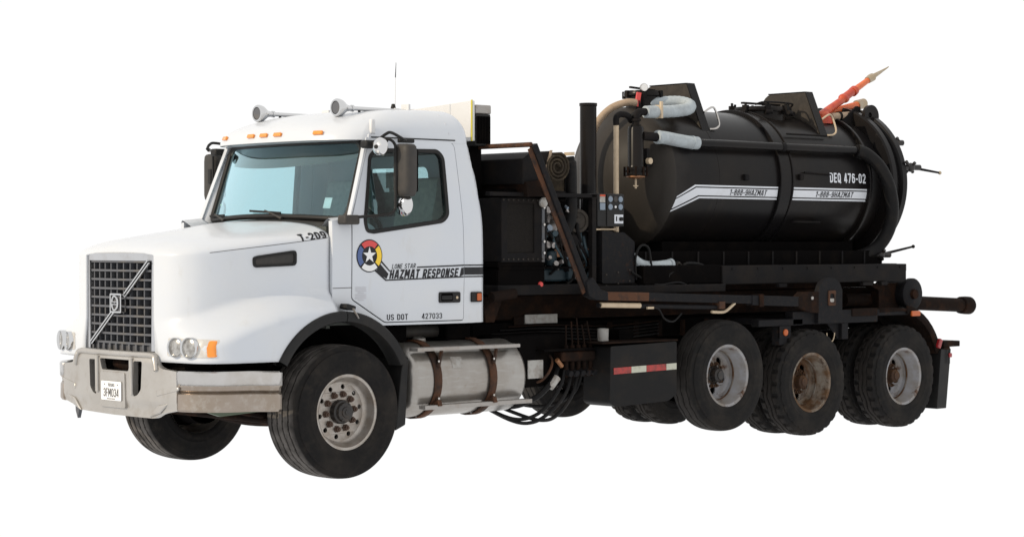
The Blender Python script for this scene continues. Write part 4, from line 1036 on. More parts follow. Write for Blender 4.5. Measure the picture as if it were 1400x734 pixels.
build('filler_cap', MB().lathe([(.055, 0), (.058, .02), (.05, .045), (.0005, .05)], (1.12, -.86, TZ+TR-.012), (0, -.2, 1), 20), 'alu_rail', ft, bev=.004)
decal('tank_patch', rect(1.17, 1.29, .85, .94), 'sticker', ft, lambda u, v: Vector((u, TY-sqrt((TR+.002)**2-(v-TZ)**2), v)), step=(None, .03))

# ---------------- side gear between the fuel tank and the rear wheels
def px(a, b, c, d, y0, y1): return MB().bb(a, b, y0, y1, c, d)
build('label_plate', px(2.555, 2.95, 1.165, 1.245, -.625, -.61), 'sticker', truck)
build('label_plate', px(2.42, 2.54, 1.155, 1.225, -.625, -.61), 'rust_dark', truck)
build('label_plate', px(2.28, 2.46, .70, .86, -.96, -.95), 'sticker', truck)
build('strut_plate', px(1.95, 3.2, 1.0, 1.175, -.60, -.56), 'deep_black', truck)
tb = build('tool_box', MB().slab(rpoly([(3.06, .965), (3.05, .46), (3.12, .425), (3.80, .445), (3.915, .50), (3.915, .985)], .02), [], lambda u, v, k: Vector((u, -1.20+.34*k, v))), 'box_black', truck, bev=.012)
for a_, b_, m_ in ((3.095, 3.32, 'tape_red'), (3.32, 3.515, 'tape_white'), (3.515, 3.775, 'tape_red'), (3.775, 3.912, 'tape_white')):
    build('reflective_tape', MB().slab([(a_+.002, .715+.018*(a_-3.06)), (b_-.002, .715+.018*(b_-3.06)), (b_-.002, .772+.018*(b_-3.06)), (a_+.002, .772+.018*(a_-3.06))], [], lambda u, v, k: Vector((u, -1.2035+.003*k, v))), m_, tb)
build('box_lid', MB().bb(2.95, 3.93, -1.205, -.80, .99, 1.005), 'rust_dark', tb, bev=.004)
build('white_cup', MB().lathe([(.05, 0), (.052, .11), (.03, .115), (.001, .115)], (3.18, -.98, 1.005), (0, 0, 1), 18), 'sticker', truck)
build('box_rack', MB().bb(3.42, 3.60, -.95, -.80, 1.006, 1.10), 'deep_black', truck)
vbk = build('valve_bank', MB().bb(2.60, 3.02, -1.05, -.90, .84, .93), 'rust_dark', truck, bev=.015)
build('valve_shelf', MB().bb(2.38, 3.0, -1.06, -.70, .935, .955), 'deep_black', truck)
for i in range(5):
    x = 2.70+.075*i
    build('valve_lever', MB().tube([(x, -1.0, .92), (x-.01, -1.01, 1.02), (x-.02-.01*i, -1.02, 1.16+.03*(i % 3))], [.010, .008, .007], 8), 'rust_dark', vbk)
    build('valve_spool', MB().cyl((x, -1.0, .70), (x, -1.0, .98), .022, n=12), 'rust_dark', vbk)
    build('valve_fitting', MB().cyl((x, -1.02, .74), (x, -1.07, .73), .028, n=8), 'rust_black', vbk)
hs = [[(2.68, -1.0, .76), (2.60, -1.03, .62), (2.38, -1.05, .43), (2.12, -1.05, .36), (1.92, -.95, .42), (1.75, -.7, .6)],
      [(2.76, -1.0, .74), (2.66, -1.05, .58), (2.46, -1.07, .42), (2.22, -1.08, .33), (2.02, -1.0, .36), (1.8, -.7, .55)],
      [(2.84, -1.0, .72), (2.72, -1.06, .55), (2.52, -1.08, .38), (2.30, -1.1, .345), (2.1, -.95, .42), (1.8, -.65, .6)],
      [(2.64, -.95, .78), (2.52, -1.0, .66), (2.32, -.98, .52), (2.05, -.9, .47), (1.8, -.7, .62)],
      [(2.92, -.98, .74), (2.84, -.95, .55), (2.6, -.9, .45), (2.3, -.85, .47), (2.0, -.7, .6)]]
for i, h in enumerate(hs): build('hydraulic_hose', MB().tube(catmull(h, 7), .0165 if i != 3 else .026, 8), 'hose_black', truck)
build('hose_clamp', MB().tube([(2.585, -1.005, .70), (2.50, -1.005, .62)], .037, 10), 'sticker', truck)
build('hose_fitting', MB().tube([(2.62, -1.03, .80), (2.55, -1.04, .86)], .02, 8), 'copper', truck)
build('valve_pipe', MB().tube(catmull([(2.3, -.7, .62), (2.42, -.98, .68), (2.55, -.98, .86), (2.5, -.8, .98)], 5), .012, 8), 'rust', truck)

# ---------------- rear fender brackets, pivots and lamps
for sg in (-1, 1):
    y0, y1 = (-1.16, -1.06) if sg < 0 else (1.06, 1.16)
    build('bracket_rail', MB().bb(5.10, 5.75, y0, y1, 1.085, 1.15), 'rust_black', truck, bev=.006)
    build('bracket_rail', MB().bb(5.60, 6.92, y0, y1, 1.09, 1.22), 'rust_black', truck, bev=.006)
    build('bracket_rail', MB().bb(6.92, 7.42, y0, y1, 1.15, 1.215), 'rust_black', truck, bev=.006)
    build('bracket_rail', MB().bb(6.50, 6.90, y0-.012 if sg < 0 else y0, y1, 1.155, 1.228), 'rust_dark', truck, bev=.004)
    build('cross_tie', MB().bb(5.42, 5.50, min(sg*.5, sg*1.06), max(sg*.5, sg*1.06), 1.09, 1.15), 'rust_black', truck)
    build('cross_tie', MB().bb(6.78, 6.86, min(sg*.5, sg*1.06), max(sg*.5, sg*1.06), 1.09, 1.15), 'rust_black', truck)
    build('hanger', MB().bb(5.40, 5.52, y0, y1, .90, 1.085), 'rust_black', truck, bev=.006)
    build('hanger', MB().bb(6.35, 6.45, y0, y1, .93, 1.09), 'rust_black', truck, bev=.006)
    build('hanger', MB().slab([(6.18, 1.09), (6.36, 1.09), (6.36, .93)], [], lambda u, v, k: Vector((u, sg*(1.12-.02*k), v))), 'rust_black', truck)
    pv = rpoly([(5.93, 1.10, 0), (6.30, 1.10, 0), (6.30, 1.42, .0), (6.26, 1.50, .06), (6.17, 1.545, .06), (6.06, 1.545, .06), (5.97, 1.50, .06), (5.93, 1.42, 0)], .02)
    pvo = build('pivot_plate', MB().slab(pv, [], lambda u, v, k: Vector((u, sg*(1.205-.05*k), v))), 'rust_black', truck, bev=.006)
    build('pivot_block', MB().slab(rect(6.075, 6.19, 1.27, 1.42, .02), [rect(6.10, 6.165, 1.305, 1.39, .02)], lambda u, v, k: Vector((u, sg*(1.215-.02*k), v))), 'rust', pvo, bev=.004)
    build('pivot_pin', MB().slab(rect(6.10, 6.165, 1.295, 1.34, .005), [], lambda u, v, k: Vector((u, sg*(1.212-.02*k), v))), 'sticker', pvo)
    # tarp arm
    ya = sg*1.17
    mb = MB().beam((2.145, ya, 2.735), (2.80, ya, 1.475), .06, .055, up=(0, 1, 0))
    arm = build('tarp_arm', mb, 'rust_black', truck, bev=.008)
    build('arm_elbow', MB().slab([(2.745, 1.545), (2.83, 1.585), (2.93, 1.475), (3.02, 1.45), (3.02, 1.375), (2.86, 1.385), (2.78, 1.42)], [], lambda u, v, k: Vector((u, ya+sg*(.042-.084*k), v))), 'rust_black', truck, bev=.008)
    build('arm_edge', MB().beam((2.112, ya, 2.705), (2.766, ya, 1.45), .064, .012, up=(0, 1, 0)), 'rust', arm)
    build('lower_arm', MB().beam((3.0, ya, 1.415), (3.55, ya, 1.40), .07, .078), 'rust', truck, bev=.006)
    build('lower_arm', MB().beam((3.54, ya, 1.40), (5.05, ya, 1.345), .068, .078), 'rust_black', truck, bev=.006)
    build('lower_arm', MB().beam((4.95, ya, 1.345), (5.72, ya, 1.315), .085, .096), 'rust_black', truck, bev=.006)
    build('arm_socket', MB().slab([(5.62, 1.36), (5.70, 1.41), (5.93, 1.41), (5.93, 1.20), (5.80, 1.21), (5.62, 1.26)], [], lambda u, v, k: Vector((u, sg*(1.215-.09*k), v))), 'rust_dark', truck, bev=.006)
    build('arm_bolt', MB().cyl((5.82, ya, 1.35), (5.82, sg*1.225, 1.35), .016, n=8), 'sticker', truck)
    build('arm_cylinder', MB().tube([(2.93, ya, 1.335), (4.52, ya, 1.285)], .022, 10), 'rust_black', truck)
    build('arm_cylinder_rod', MB().tube([(2.95, ya-sg*-.01, 1.337), (3.45, ya+sg*.01, 1.322)], .024, 10), 'beige_pipe', truck)
    build('arm_clamp', MB().bb(4.48, 4.56, ya-.045, ya+.045, 1.27, 1.34), 'rust', truck)
    build('arm_clamp', MB().bb(5.04, 5.10, ya-.055, ya+.055, 1.28, 1.40), 'rust_dark', truck)
    # rear fender
    arcp = [(7.295+.66*cos(radians(a)), .56+.66*sin(radians(a))) for a in range(88, 12, -8)]
    rows = [[Vector((x, sg*y, z)) for y in (1.17, .60)] for x, z in [(6.95, 1.215)]+arcp]
    fe = build('rear_fender', MB().grid(rows), 'rust_dark', truck); q_ = fe.modifiers.new('skin', 'SOLIDIFY'); q_.thickness = .03
    rows = [[Vector((7.295+r*cos(radians(a)), sg*1.18, .56+r*sin(radians(a)))) for r in (.61, .69)] for a in range(82, 14, -8)]
    fe2 = build('fender_rim', MB().grid(rows), 'rust_dark', truck); q_ = fe2.modifiers.new('skin', 'SOLIDIFY'); q_.thickness = .02
    build('mud_flap', MB().slab([(7.93, .78), (8.10, .78), (8.02, .16), (7.86, .16)], [], lambda u, v, k: Vector((u*1.0, sg*(1.19-.02*k) if False else sg*(1.2-.6*k), v))), 'plastic', truck, bev=.006)
    build('light_bar', MB().bb(7.98, 8.26, min(sg*.7, sg*1.2), max(sg*.7, sg*1.2), .80, .86), 'rust_dark', truck, bev=.008)
    build('tail_bracket', MB().bb(7.98, 8.09, min(sg*1.1, sg*1.2), max(sg*1.1, sg*1.2), .62, .80), 'rust_dark', truck, bev=.008)
    build('side_lamp', MB().lathe([(.032, 0), (.032, .012), (.02, .022), (.0005, .025)], (5.50-.02, sg*1.165, 1.022), (0, sg, 0), 18), 'amber_dim', truck)
    build('lamp_plate', MB().bb(5.40, 5.56, min(sg*1.145, sg*1.166), max(sg*1.145, sg*1.166), .965, 1.085), 'rust_black', truck)
    build('side_lamp', MB().bb(7.42, 7.56, min(sg*1.19, sg*1.215), max(sg*1.19, sg*1.215), 1.135, 1.19), 'amber_dim', truck, bev=.008)
    build('tail_lamp', MB().box((7.905, sg*1.19, .84), (.05, .05, .10), Matrix.Rotation(-.45*-1, 3, 'Y')), 'red_lens', truck, bev=.01)
    build('tail_lamp', MB().bb(8.06, 8.105, min(sg*1.17, sg*1.215), max(sg*1.17, sg*1.215), .69, .735), 'red_lens', truck, bev=.008)
    # rear hook roller
    build('rear_roller', MB().lathe([(.001, -.30), (.15, -.299), (.15, .06), (.155, .061), (.165, .065), (.165, .11), (.155, .118), (.001, .12)], (7.72, sg*.88, 1.355), (0, sg, 0), 32), 'rust_black', truck, ang=40)
    build('roller_pin', MB().lathe([(.055, .11), (.05, .15), (.001, .155)], (7.72, sg*.88, 1.355), (0, sg, 0), 14), 'rust_dark', truck)
    build('roller_housing', MB().slab(rpoly([(7.18, 1.47), (7.70, 1.47), (7.86, 1.40), (7.86, 1.36), (7.62, 1.20), (7.30, 1.20), (7.30, 1.40), (7.18, 1.44)], .02), [], lambda u, v, k: Vector((u, sg*(.875-.10*k), v))), 'rust_dark', truck, bev=.006)
    build('hook_roller_mount', MB().bb(7.3, 7.9, min(sg*.5, sg*.78), max(sg*.5, sg*.78), 1.18, 1.26), 'rust_dark', truck)
tt = build('tail_tube', MB().tube([(6.9, -.72, 1.305), (9.05, -.72, 1.205)], .075, 20), 'rust_dark', truck)
build('tail_tube_end', MB().lathe([(.08, -.16), (.093, -.15), (.097, -.08), (.097, 0), (.085, .02), (.0005, .025)], (9.08, -.72, 1.203), (1, 0, -.0465), 24), 'rust_dark', truck, ang=40)
build('tail_tube', MB().tube([(6.9, .72, 1.305), (9.05, .72, 1.205)], .075, 20), 'rust_dark', truck)
build('rear_cross_tube', MB().tube([(7.9, -.8, 1.05), (7.9, .8, 1.05)], .06, 14), 'rust_dark', truck)
build('wire_loop', MB().tube([(6.15+.06*cos(t), -1.18, 1.0+.09*sin(t)) for t in [pi*1.0+pi*i/12 for i in range(13)]], .006, 6), 'beige_pipe', truck)
build('loose_cable', MB().tube(catmull([(3.55, -1.2, 1.30), (3.66, -1.21, 1.29), (3.74, -1.21, 1.20), (3.86, -1.21, 1.17), (3.98, -1.2, 1.24)], 6), .008, 6), 'hose_black', truck)
build('cable_clip', MB().bb(3.52, 3.60, -1.215, -1.195, 1.29, 1.31), 'beige_pipe', truck)
build('bent_pipe', MB().tube(catmull([(4.40, -1.19, 1.245), (4.52, -1.19, 1.24), (4.60, -1.19, 1.25), (4.72, -1.19, 1.32)], 5), .014, 8), 'beige_pipe', truck)

# ---------------- rolled tarp and gantry behind the cab
def spiral(y0, y1, cx, cz, r):
    pts = []
    for i in range(61):
        t = i/60; a = t*2*pi*3.2; rad = r*(.25+.75*t); pts.append((cx+rad*cos(a)*1.0, cz+rad*sin(a)*.92))
    rows = [[Vector((x, y, z)) for y in (y0, y1)] for x, z in pts]
    return MB().grid(rows)
tr_ = build('tarp_roll', spiral(-.98, .98, 2.62, 2.56, .15), 'canvas', truck, ang=60); q_ = tr_.modifiers.new('skin', 'SOLIDIFY'); q_.thickness = .014
build('housing_edge', MB().slab([(2.50, 2.50), (2.57, 2.705), (2.545, 2.705), (2.47, 2.50)], [], lambda u, v, k: Vector((u, -.965+.01*k, v))), 'beige_hose', truck)
build('tarp_core', MB().tube([(2.62, -.94, 2.56), (2.62, .94, 2.56)], .11, 20), 'canvas', truck)
build('tarp_housing', MB().slab([(2.22, 2.62), (2.30, 2.67), (2.56, 2.70), (2.56, 2.68), (2.46, 2.42), (2.22, 2.40)], [], lambda u, v, k: Vector((u, -.955+1.9*k, v))), 'black_steel', truck, bev=.008)
build('tarp_tray', MB().tube([(2.50, -.99, 2.36), (2.50, .98, 2.36)], .062, 18), 'canvas', truck)
build('tarp_tray', MB().slab([(2.24, 2.42), (2.42, 2.44), (2.50, 2.30), (2.26, 2.29)], [], lambda u, v, k: Vector((u, -.975+1.9*k, v))), 'rust_dark', truck)
build('cross_bar', MB().tube([(2.12, -1.17, 2.735), (2.12, 1.17, 2.735)], .022, 10), 'rust', truck)
build('gantry_post', MB().bb(2.10, 2.22, -.52, -.40, 1.2, 2.36), 'deep_black', truck)
build('gantry_post', MB().bb(2.10, 2.22, .80, .92, 1.2, 2.36), 'deep_black', truck)
build('gantry_beam', MB().bb(2.10, 2.24, -.85, .85, 2.30, 2.36), 'deep_black', truck)
build('rust_drum', MB().tube([(1.83, -.98, 1.42), (2.1, -.98, 1.45)], .045, 14), 'rust_dark', truck)

# ================================================================== THE VACUUM TANK (rides on the truck)
TANK = thing('vacuum_tank', 'black roll-off vacuum tank with white stripes on its skid on the truck', 'tank', (5.6, 0, 1.43))
ZC, TRD = 2.51, .70
xf, xb = 4.40, 7.58
prof = []
for i in range(11):                                               # dished front head
    a = i/10*.86; prof.append((.60*sin(a)/sin(.86), xf-.075-.21*(cos(a)-cos(.86))/(1-cos(.86))))
for i in range(1, 9):
    a = pi/2*i/8*.999; a0 = .86
    ang = a0+(pi/2-a0)*i/8; k0 = (sin(ang)-sin(a0))/(1-sin(a0)); k1 = (cos(a0)-cos(ang))/cos(a0)
    prof.append((.60+.10*k0, xf-.075+.115*k1))
prof += [(TRD, xf+.12+(xb-xf-.12)*i/30) for i in range(31)]
prof += [(TRD-.02, xb+.02), (.001, xb+.02)]
build('tank_head', MB().lathe([(r, x) for r, x in prof[:19]], (0, 0, ZC), (1, 0, 0), 96), 'sun_tone_head', TANK, ang=60)
shell = build('tank_shell', MB().lathe([(r, x) for r, x in prof[18:]], (0, 0, ZC), (1, 0, 0), 96), 'sun_tone_tank', TANK, ang=40)
def tank_pt(x, z, off=0.): return Vector((x, -sqrt(max(0, (TRD+off)**2-(z-ZC)**2)), z))
def band(name, x0, x1, r, mat, parent, h=None):
    return build(name, MB().lathe([(TRD-.01, x0), (r-.006, x0), (r, x0+.006), (r, x1-.006), (r-.006, x1), (TRD-.01, x1)], (0, 0, ZC), (1, 0, 0), 80), mat, parent, ang=30)
band('tank_rib', 5.925, 5.945, .735, 'black_tank', TANK); band('tank_rib', 5.945, 6.105, .722, 'black_tank', TANK); band('tank_rib', 6.105, 6.125, .735, 'black_tank', TANK)
band('tank_rib', 7.33, 7.37, .745, 'black_tank', TANK)
# rear ring and door
rc = (0, 0, ZC+.005)
build('door_ring', MB().lathe([(TRD-.01, 7.58), (.81, 7.59), (.828, 7.605), (.828, 7.67), (.81, 7.68), (.785, 7.69), (.785, 7.75), (.81, 7.76), (.828, 7.77), (.828, 7.84), (.81, 7.86)], rc, (1, 0, 0), 96), 'black_tank', TANK, ang=30)
build('rear_door', MB().lathe([(.81, 7.86), (.78, 7.87), (.62, 7.93), (.40, 7.99), (.2, 8.02), (.001, 8.025)], rc, (1, 0, 0), 80), 'black_tank', TANK, ang=30)
# stripes and writing on the near side
TP = lambda u, v: tank_pt(u, v, .003)
TP2 = lambda u, v: tank_pt(u, v, .006)
def tdecal(name, poly, mat, f=TP): return build(name, MB().slab(poly, [], lambda u, v, k: f(u, v), (None, .02), thick=False), mat, TANK, ang=60)
# front stripe group bends down at its front end
def zig(z0, z1, dx, xe=5.915):
    # band between heights z0..z1 with the front bent downward
    return [(4.455+dx*.2, z0-.190), (4.455+dx*.2+.012, z1-.200), (4.73+dx, z1), (xe, z1), (xe, z0), (4.755+dx, z0)]
tdecal('tank_stripe', [(4.462, 2.315), (4.470, 2.333), (4.700, 2.446), (5.915, 2.446), (5.915, 2.430), (4.712, 2.430)], 'cleanwhite')
tdecal('tank_stripe', [(4.440, 2.215), (4.460, 2.303), (4.720, 2.418), (5.915, 2.418), (5.915, 2.346), (4.762, 2.346)], 'cleanwhite')
tdecal('tank_stripe', [(4.430, 2.182), (4.438, 2.200), (4.772, 2.334), (5.915, 2.334), (5.915, 2.318), (4.786, 2.318)], 'cleanwhite')
for z0, z1 in ((2.430, 2.446), (2.346, 2.418), (2.318, 2.334)):
    tdecal('tank_stripe', [(6.13, z0), (7.325, z0), (7.325, z1), (6.135, z1)], 'cleanwhite')
mb = MB(); text(mb, '1-888-9HAZMAT', 5.20, 5.755, 2.353, 2.411, TP2, bold=-.005, shear=.2, spacing=1.25); build('lettering', mb, 'decal_black', TANK, label='black italic phone number on the front stripe')
mb = MB(); text(mb, '1-888-9HAZMAT', 6.50, 7.11, 2.353, 2.411, TP2, bold=-.005, shear=.2, spacing=1.25); build('lettering', mb, 'decal_black', TANK, label='black italic phone number on the rear stripe')
mb = MB(); text(mb, 'DEQ 476-02', 6.72, 7.30, 2.505, 2.605, TP, bold=.012, spacing=1.15); build('lettering', mb, 'cleanwhite', TANK, label='white lettering DEQ 476-02 on the tank side')
# weld seams and small lugs on the shell
for x in (5.05,):
    build('weld_seam', MB().lathe([(TRD-.002, x-.006), (TRD+.0025, x), (TRD-.002, x+.006)], (0, 0, ZC), (1, 0, 0), 72), 'black_tank', TANK)
for x, z in ((5.42, 2.53), (6.25, 2.55)):
    build('shell_lug', MB().bb(x-.03, x+.03, -.735, -.69, z-.03, z+.03), 'black_steel', TANK, bev=.01)
build('side_rod', MB().tube([tank_pt(6.3, 2.60, .02), tank_pt(6.72, 2.585, .02)], .008, 8), 'black_steel', TANK)
build('side_step', MB().tube(catmull([tank_pt(6.25, 2.10, .01), tank_pt(6.30, 2.10, .05), tank_pt(6.62, 2.10, .05), tank_pt(6.67, 2.10, .01)], 5), .010, 8), 'black_steel', TANK)
build('top_grab_bar', MB().tube([tank_pt(6.22, 2.99, .03), tank_pt(6.85, 2.99, .03)], .010, 8), 'black_steel', TANK)
# long pipe along the side and the big hose at the rear
build('side_pipe', MB().tube([(4.68, -.70, 2.845), (7.17, -.70, 2.845)], .043, 18), 'black_tank', TANK)
build('pipe_clamp', MB().tube([(7.13, -.70, 2.845), (7.185, -.70, 2.845)], .052, 18), 'black_steel', TANK)
build('pipe_clamp', MB().tube([(5.95, -.70, 2.845), (6.0, -.70, 2.845)], .048, 18), 'black_steel', TANK)
build('rear_hose', MB().tube(catmull([(7.15, -.70, 2.845), (7.28, -.74, 2.80), (7.40, -.82, 2.66), (7.47, -.88, 2.45), (7.49, -.90, 2.2), (7.45, -.86, 1.98), (7.35, -.78, 1.82), (7.15, -.70, 1.74), (6.95, -.65, 1.73)], 7), .068, 18), 'hose_black', TANK)
# guards across the top
for xg, nm in ((5.0, 0), (6.80, 1)):
    prof_ = rpoly([(-.55, 2.94), (-.29, 3.455), (.26, 3.455), (.42, 3.10), (.42, 2.98)], .05)
    gd = build('top_guard', MB().slab(rpoly([(-.53, 2.93, 0), (-.30, 3.455, .01), (.24, 3.455, .12), (.46, 2.95, 0)], .02), [], lambda u, v, k: Vector((xg+.012*k, u, v))), 'shield_grey', TANK)
    build('guard_flange', MB().beam((xg+.055, -.535, 2.93), (xg+.055, -.305, 3.455), .012, .11, up=(1, 0, 0)), 'black_tank', gd)
    build('guard_flange', MB().beam((xg+.055, -.30, 3.452), (xg+.055, .2, 3.452), .012, .11, up=(1, 0, 0)), 'black_tank', gd)
    hx = xg+.11
    build('guard_handle', MB().tube(catmull([(hx, -.44, 3.17), (hx+.09, -.46, 3.22), (hx+.13, -.47, 3.19), (hx+.13, -.52, 3.06), (hx+.09, -.52, 3.01), (hx, -.51, 3.0)], 4), .010, 8), 'beige_pipe' if nm else 'chrome', gd)
# manhole at the front with lid, valve and gauge
m1 = build('manhole', MB().lathe([(.17, 3.05), (.17, 3.31), (.192, 3.315), (.195, 3.335), (.188, 3.35), (.185, 3.365), (.05, 3.375), (.001, 3.375)], (4.58, -.12, 0), (0, 0, 1), 36), 'black_tank', TANK, ang=35)
build('lid_bar', MB().beam((4.36, -.16, 3.392), (4.80, -.06, 3.385), .025, .018), 'black_steel', m1)
for a in range(6): build('lid_clamp', MB().box((4.58+.195*cos(a), -.12+.195*sin(a), 3.33), (.03, .03, .07)), 'black_steel', m1)
build('valve_body', MB().cyl((4.37, -.26, 3.02), (4.37, -.26, 3.26), .028, n=14).cyl((4.37, -.26, 3.10), (4.37, -.26, 3.14), .042, n=14), 'black_steel', m1)
build('valve_handle', MB().beam((4.35, -.26, 3.20), (4.37, -.27, 3.335), .035, .04), 'decal_red', m1)
build('gauge_stem', MB().cyl((4.42, -.28, 3.0), (4.42, -.28, 3.34), .018, n=10), 'black_steel', m1)
build('pressure_gauge', MB().lathe([(.0005, .012), (.036, .012), (.04, .004), (.04, -.02), (.0005, -.022)], (4.42, -.29, 3.385), (-.6, -1, 0), 20), 'chrome', m1)
build('gauge_face', MB().lathe([(.0005, .014), (.033, .014)], (4.42, -.29, 3.385), (-.6, -1, 0), 18), 'decal_white', m1)
build('relief_hose', MB().tube(catmull([(4.34, -.26, 3.235), (4.24, -.22, 3.235), (4.12, -.12, 3.17), (4.03, -.03, 3.02), (4.0, .02, 2.8), (3.99, .03, 2.3), (3.99, .03, 1.8)], 7), .036, 14), 'beige_hose', TANK)
# second manhole, clamps round the rim
m2 = build('manhole', MB().lathe([(.27, 3.10), (.27, 3.235), (.30, 3.24), (.305, 3.255), (.30, 3.27), (.29, 3.285), (.12, 3.30), (.001, 3.302)], (6.42, -.02, 0), (0, 0, 1), 44), 'black_tank', TANK, ang=35)
for i in range(8):
    a = 2*pi*i/8+.2; c_ = Vector((6.42+.30*cos(a), -.02+.30*sin(a), 3.255)); R_ = Matrix.Rotation(a, 3, 'Z')
    mb = MB().box(c_, (.06, .05, .09), R_); mb.cyl(c_+Vector((0, 0, -.04)), c_+Vector((0, 0, .075)), .013, n=8); mb.cyl(c_+R_@Vector((.05, -.035, -.03)), c_+R_@Vector((.05, .035, -.03)), .022, n=10)
    build('lid_clamp', mb, 'black_steel', m2)
build('lid_bar', MB().beam((6.14, -.02, 3.325), (6.72, -.02, 3.325), .035, .02), 'black_steel', m2)
build('lid_bar', MB().tube(catmull([(6.14, -.2, 3.30), (6.2, -.28, 3.325), (6.6, -.28, 3.325), (6.7, -.2, 3.30)], 4), .010, 8), 'black_steel', m2)
# canister at the front with fittings and grey hoses
cx, cy = 4.03, -.56
cn = build('filter_canister', MB().lathe([(.001, 2.50), (.075, 2.50), (.085, 2.52), (.10, 2.525), (.10, 2.55), (.092, 2.552), (.092, 2.57), (.10, 2.572), (.10, 2.595), (.082, 2.60), (.076, 2.62), (.076, 2.96), (.066, 2.985), (.03, 2.99)], (cx, cy, 0), (0, 0, 1), 30), 'black_tank', TANK, ang=35)
for i in range(8):
    a = 2*pi*i/8; build('canister_bolt', MB().cyl((cx+.105*cos(a), cy+.105*sin(a), 2.515), (cx+.105*cos(a), cy+.105*sin(a), 2.605), .011, n=8), 'rust_dark', cn)
build('canister_base', MB().lathe([(.088, 2.505), (.088, 2.520), (.07, 2.498), (.02, 2.49)], (cx, cy, 0), (0, 0, 1), 24), 'copper', cn)
build('drain_pin', MB().cyl((cx, cy, 2.40), (cx, cy, 2.50), .010, n=10).cyl((cx-.03, cy, 2.425), (cx+.03, cy, 2.425), .006, n=8), 'beige_pipe', cn)
build('canister_neck', MB().lathe([(.05, 2.985), (.05, 3.0), (.036, 3.005), (.036, 3.03), (.05, 3.035), (.05, 3.055), (.032, 3.06), (.032, 3.09)], (cx, cy, 0), (0, 0, 1), 20), 'black_steel', cn)
build('elbow_pipe', MB().tube(catmull([(cx, cy, 3.06), (cx+.02, cy, 3.11), (cx+.08, cy, 3.125), (cx+.13, cy, 3.127)], 5), .036, 14), 'black_steel', cn)
build('outlet_pipe', MB().tube([(cx+.04, cy-.05, 2.895), (cx+.24, cy-.085, 2.885)], .042, 16), 'black_steel', cn)
build('bracket_lug', MB().bb(cx+.10, cx+.135, cy-.05, cy+.05, 2.60, 2.78), 'black_steel', cn)
build('bracket_bolt', MB().cyl((cx+.11, cy-.05, 2.66), (cx+.11, cy-.09, 2.66), .03, n=10), 'beige_pipe', cn)
build('canister_mount', MB().bb(cx-.02, cx+.36, cy+.02, cy+.06, 2.62, 2.68), 'black_steel', cn)
build('suction_hose', MB().tube(catmull([(cx+.13, cy, 3.127), (cx+.30, cy-.01, 3.135), (cx+.52, cy-.02, 3.15), (cx+.72, cy-.0, 3.18), (cx+.80, cy+.06, 3.225), (cx+.76, cy+.16, 3.255), (cx+.64, cy+.25, 3.25), (cx+.52, cy+.33, 3.235)], 7), [.058]*3+[.061, .058]*22+[.058]*3, 18), 'grey_hose', TANK)
build('hose_band', MB().tube([(cx+.27, cy-.01, 3.133), (cx+.295, cy-.01, 3.135)], .066, 18), 'beige_pipe', TANK)
build('hose_strap', MB().bb(cx+.27, cx+.295, cy-.075, cy-.05, 3.07, 3.23), 'beige_pipe', TANK)
build('suction_hose', MB().tube(catmull([(cx+.20, cy-.08, 2.888), (cx+.30, cy-.09, 2.885), (cx+.46, cy-.11, 2.865), (cx+.60, cy-.13, 2.85), (cx+.70, cy-.14, 2.845)], 8), .062, 18), 'grey_hose', TANK)
build('hose_band', MB().tube([(cx+.62, cy-.133, 2.849), (cx+.645, cy-.135, 2.848)], .066, 18), 'grey_hose', TANK)
build('hose_band', MB().tube([(cx+.21, cy-.08, 2.888), (cx+.235, cy-.082, 2.888)], .066, 18), 'grey_hose', TANK)
build('drop_pipe', MB().tube([(3.83, -.50, 3.03), (3.83, -.50, 1.98)], .026, 12), 'beige_pipe', TANK)
build('drop_elbow', MB().tube(catmull([(3.83, -.50, 2.99), (3.83, -.50, 3.06), (3.87, -.51, 3.095), (3.95, -.53, 3.085), (4.03, -.50, 3.04)], 5), .030, 12), 'black_steel', TANK)
# exhaust stack
build('exhaust_stack', MB().lathe([(.060, 3.19), (.084, 3.19), (.084, 3.165), (.078, 3.16), (.078, 1.75), (.001, 1.75)], (3.56, -.40, 0), (0, 0, 1), 28), 'black_tank', TANK, ang=40)
# water monitor lying on the top, rear
mn = build('water_monitor', MB().tube([(7.16, -.22, 3.225), (7.42, -.19, 3.345), (7.60, -.17, 3.425)], [.050, .041, .038], 18), 'orange', TANK)
build('monitor_joint', MB().sphere((7.60, -.17, 3.43), (.075, .052, .052), 16).cyl((7.57, -.17, 3.42), (7.80, -.145, 3.525), .043, n=18).cyl((7.77, -.15, 3.505), (7.815, -.145, 3.53), .052, n=18), 'orange', mn)
build('monitor_barrel', MB().tube([(7.79, -.147, 3.52), (8.10, -.11, 3.66)], [.036, .030], 16), 'orange_light', mn)
build('monitor_collar', MB().tube([(8.07, -.115, 3.65), (8.12, -.11, 3.672), (8.17, -.105, 3.69), (8.175, -.105, 3.692)], [.038, .044, .044, .032], 16), 'brass', mn)
build('monitor_nozzle', MB().tube([(8.16, -.105, 3.688), (8.45, -.07, 3.80), (8.50, -.065, 3.822)], [.030, .009, .006], 14), 'brass', mn)
build('monitor_base', MB().lathe([(.11, 3.14), (.11, 3.20), (.085, 3.21), (.085, 3.24), (.06, 3.27), (.001, 3.275)], (7.18, -.22, 0), (0, 0, 1), 24), 'orange', mn)
build('spare_pipe', MB().tube([(7.38, -.12, 3.265), (7.92, -.10, 3.375)], .042, 16), 'orange_light', TANK)
build('pipe_cap', MB().tube([(7.90, -.10, 3.372), (8.03, -.095, 3.398)], .055, 16), 'brass', TANK)
build('top_pipe', MB().tube([(7.28, -.25, 3.215), (7.66, -.25, 3.25)], .042, 14), 'beige_hose', TANK)
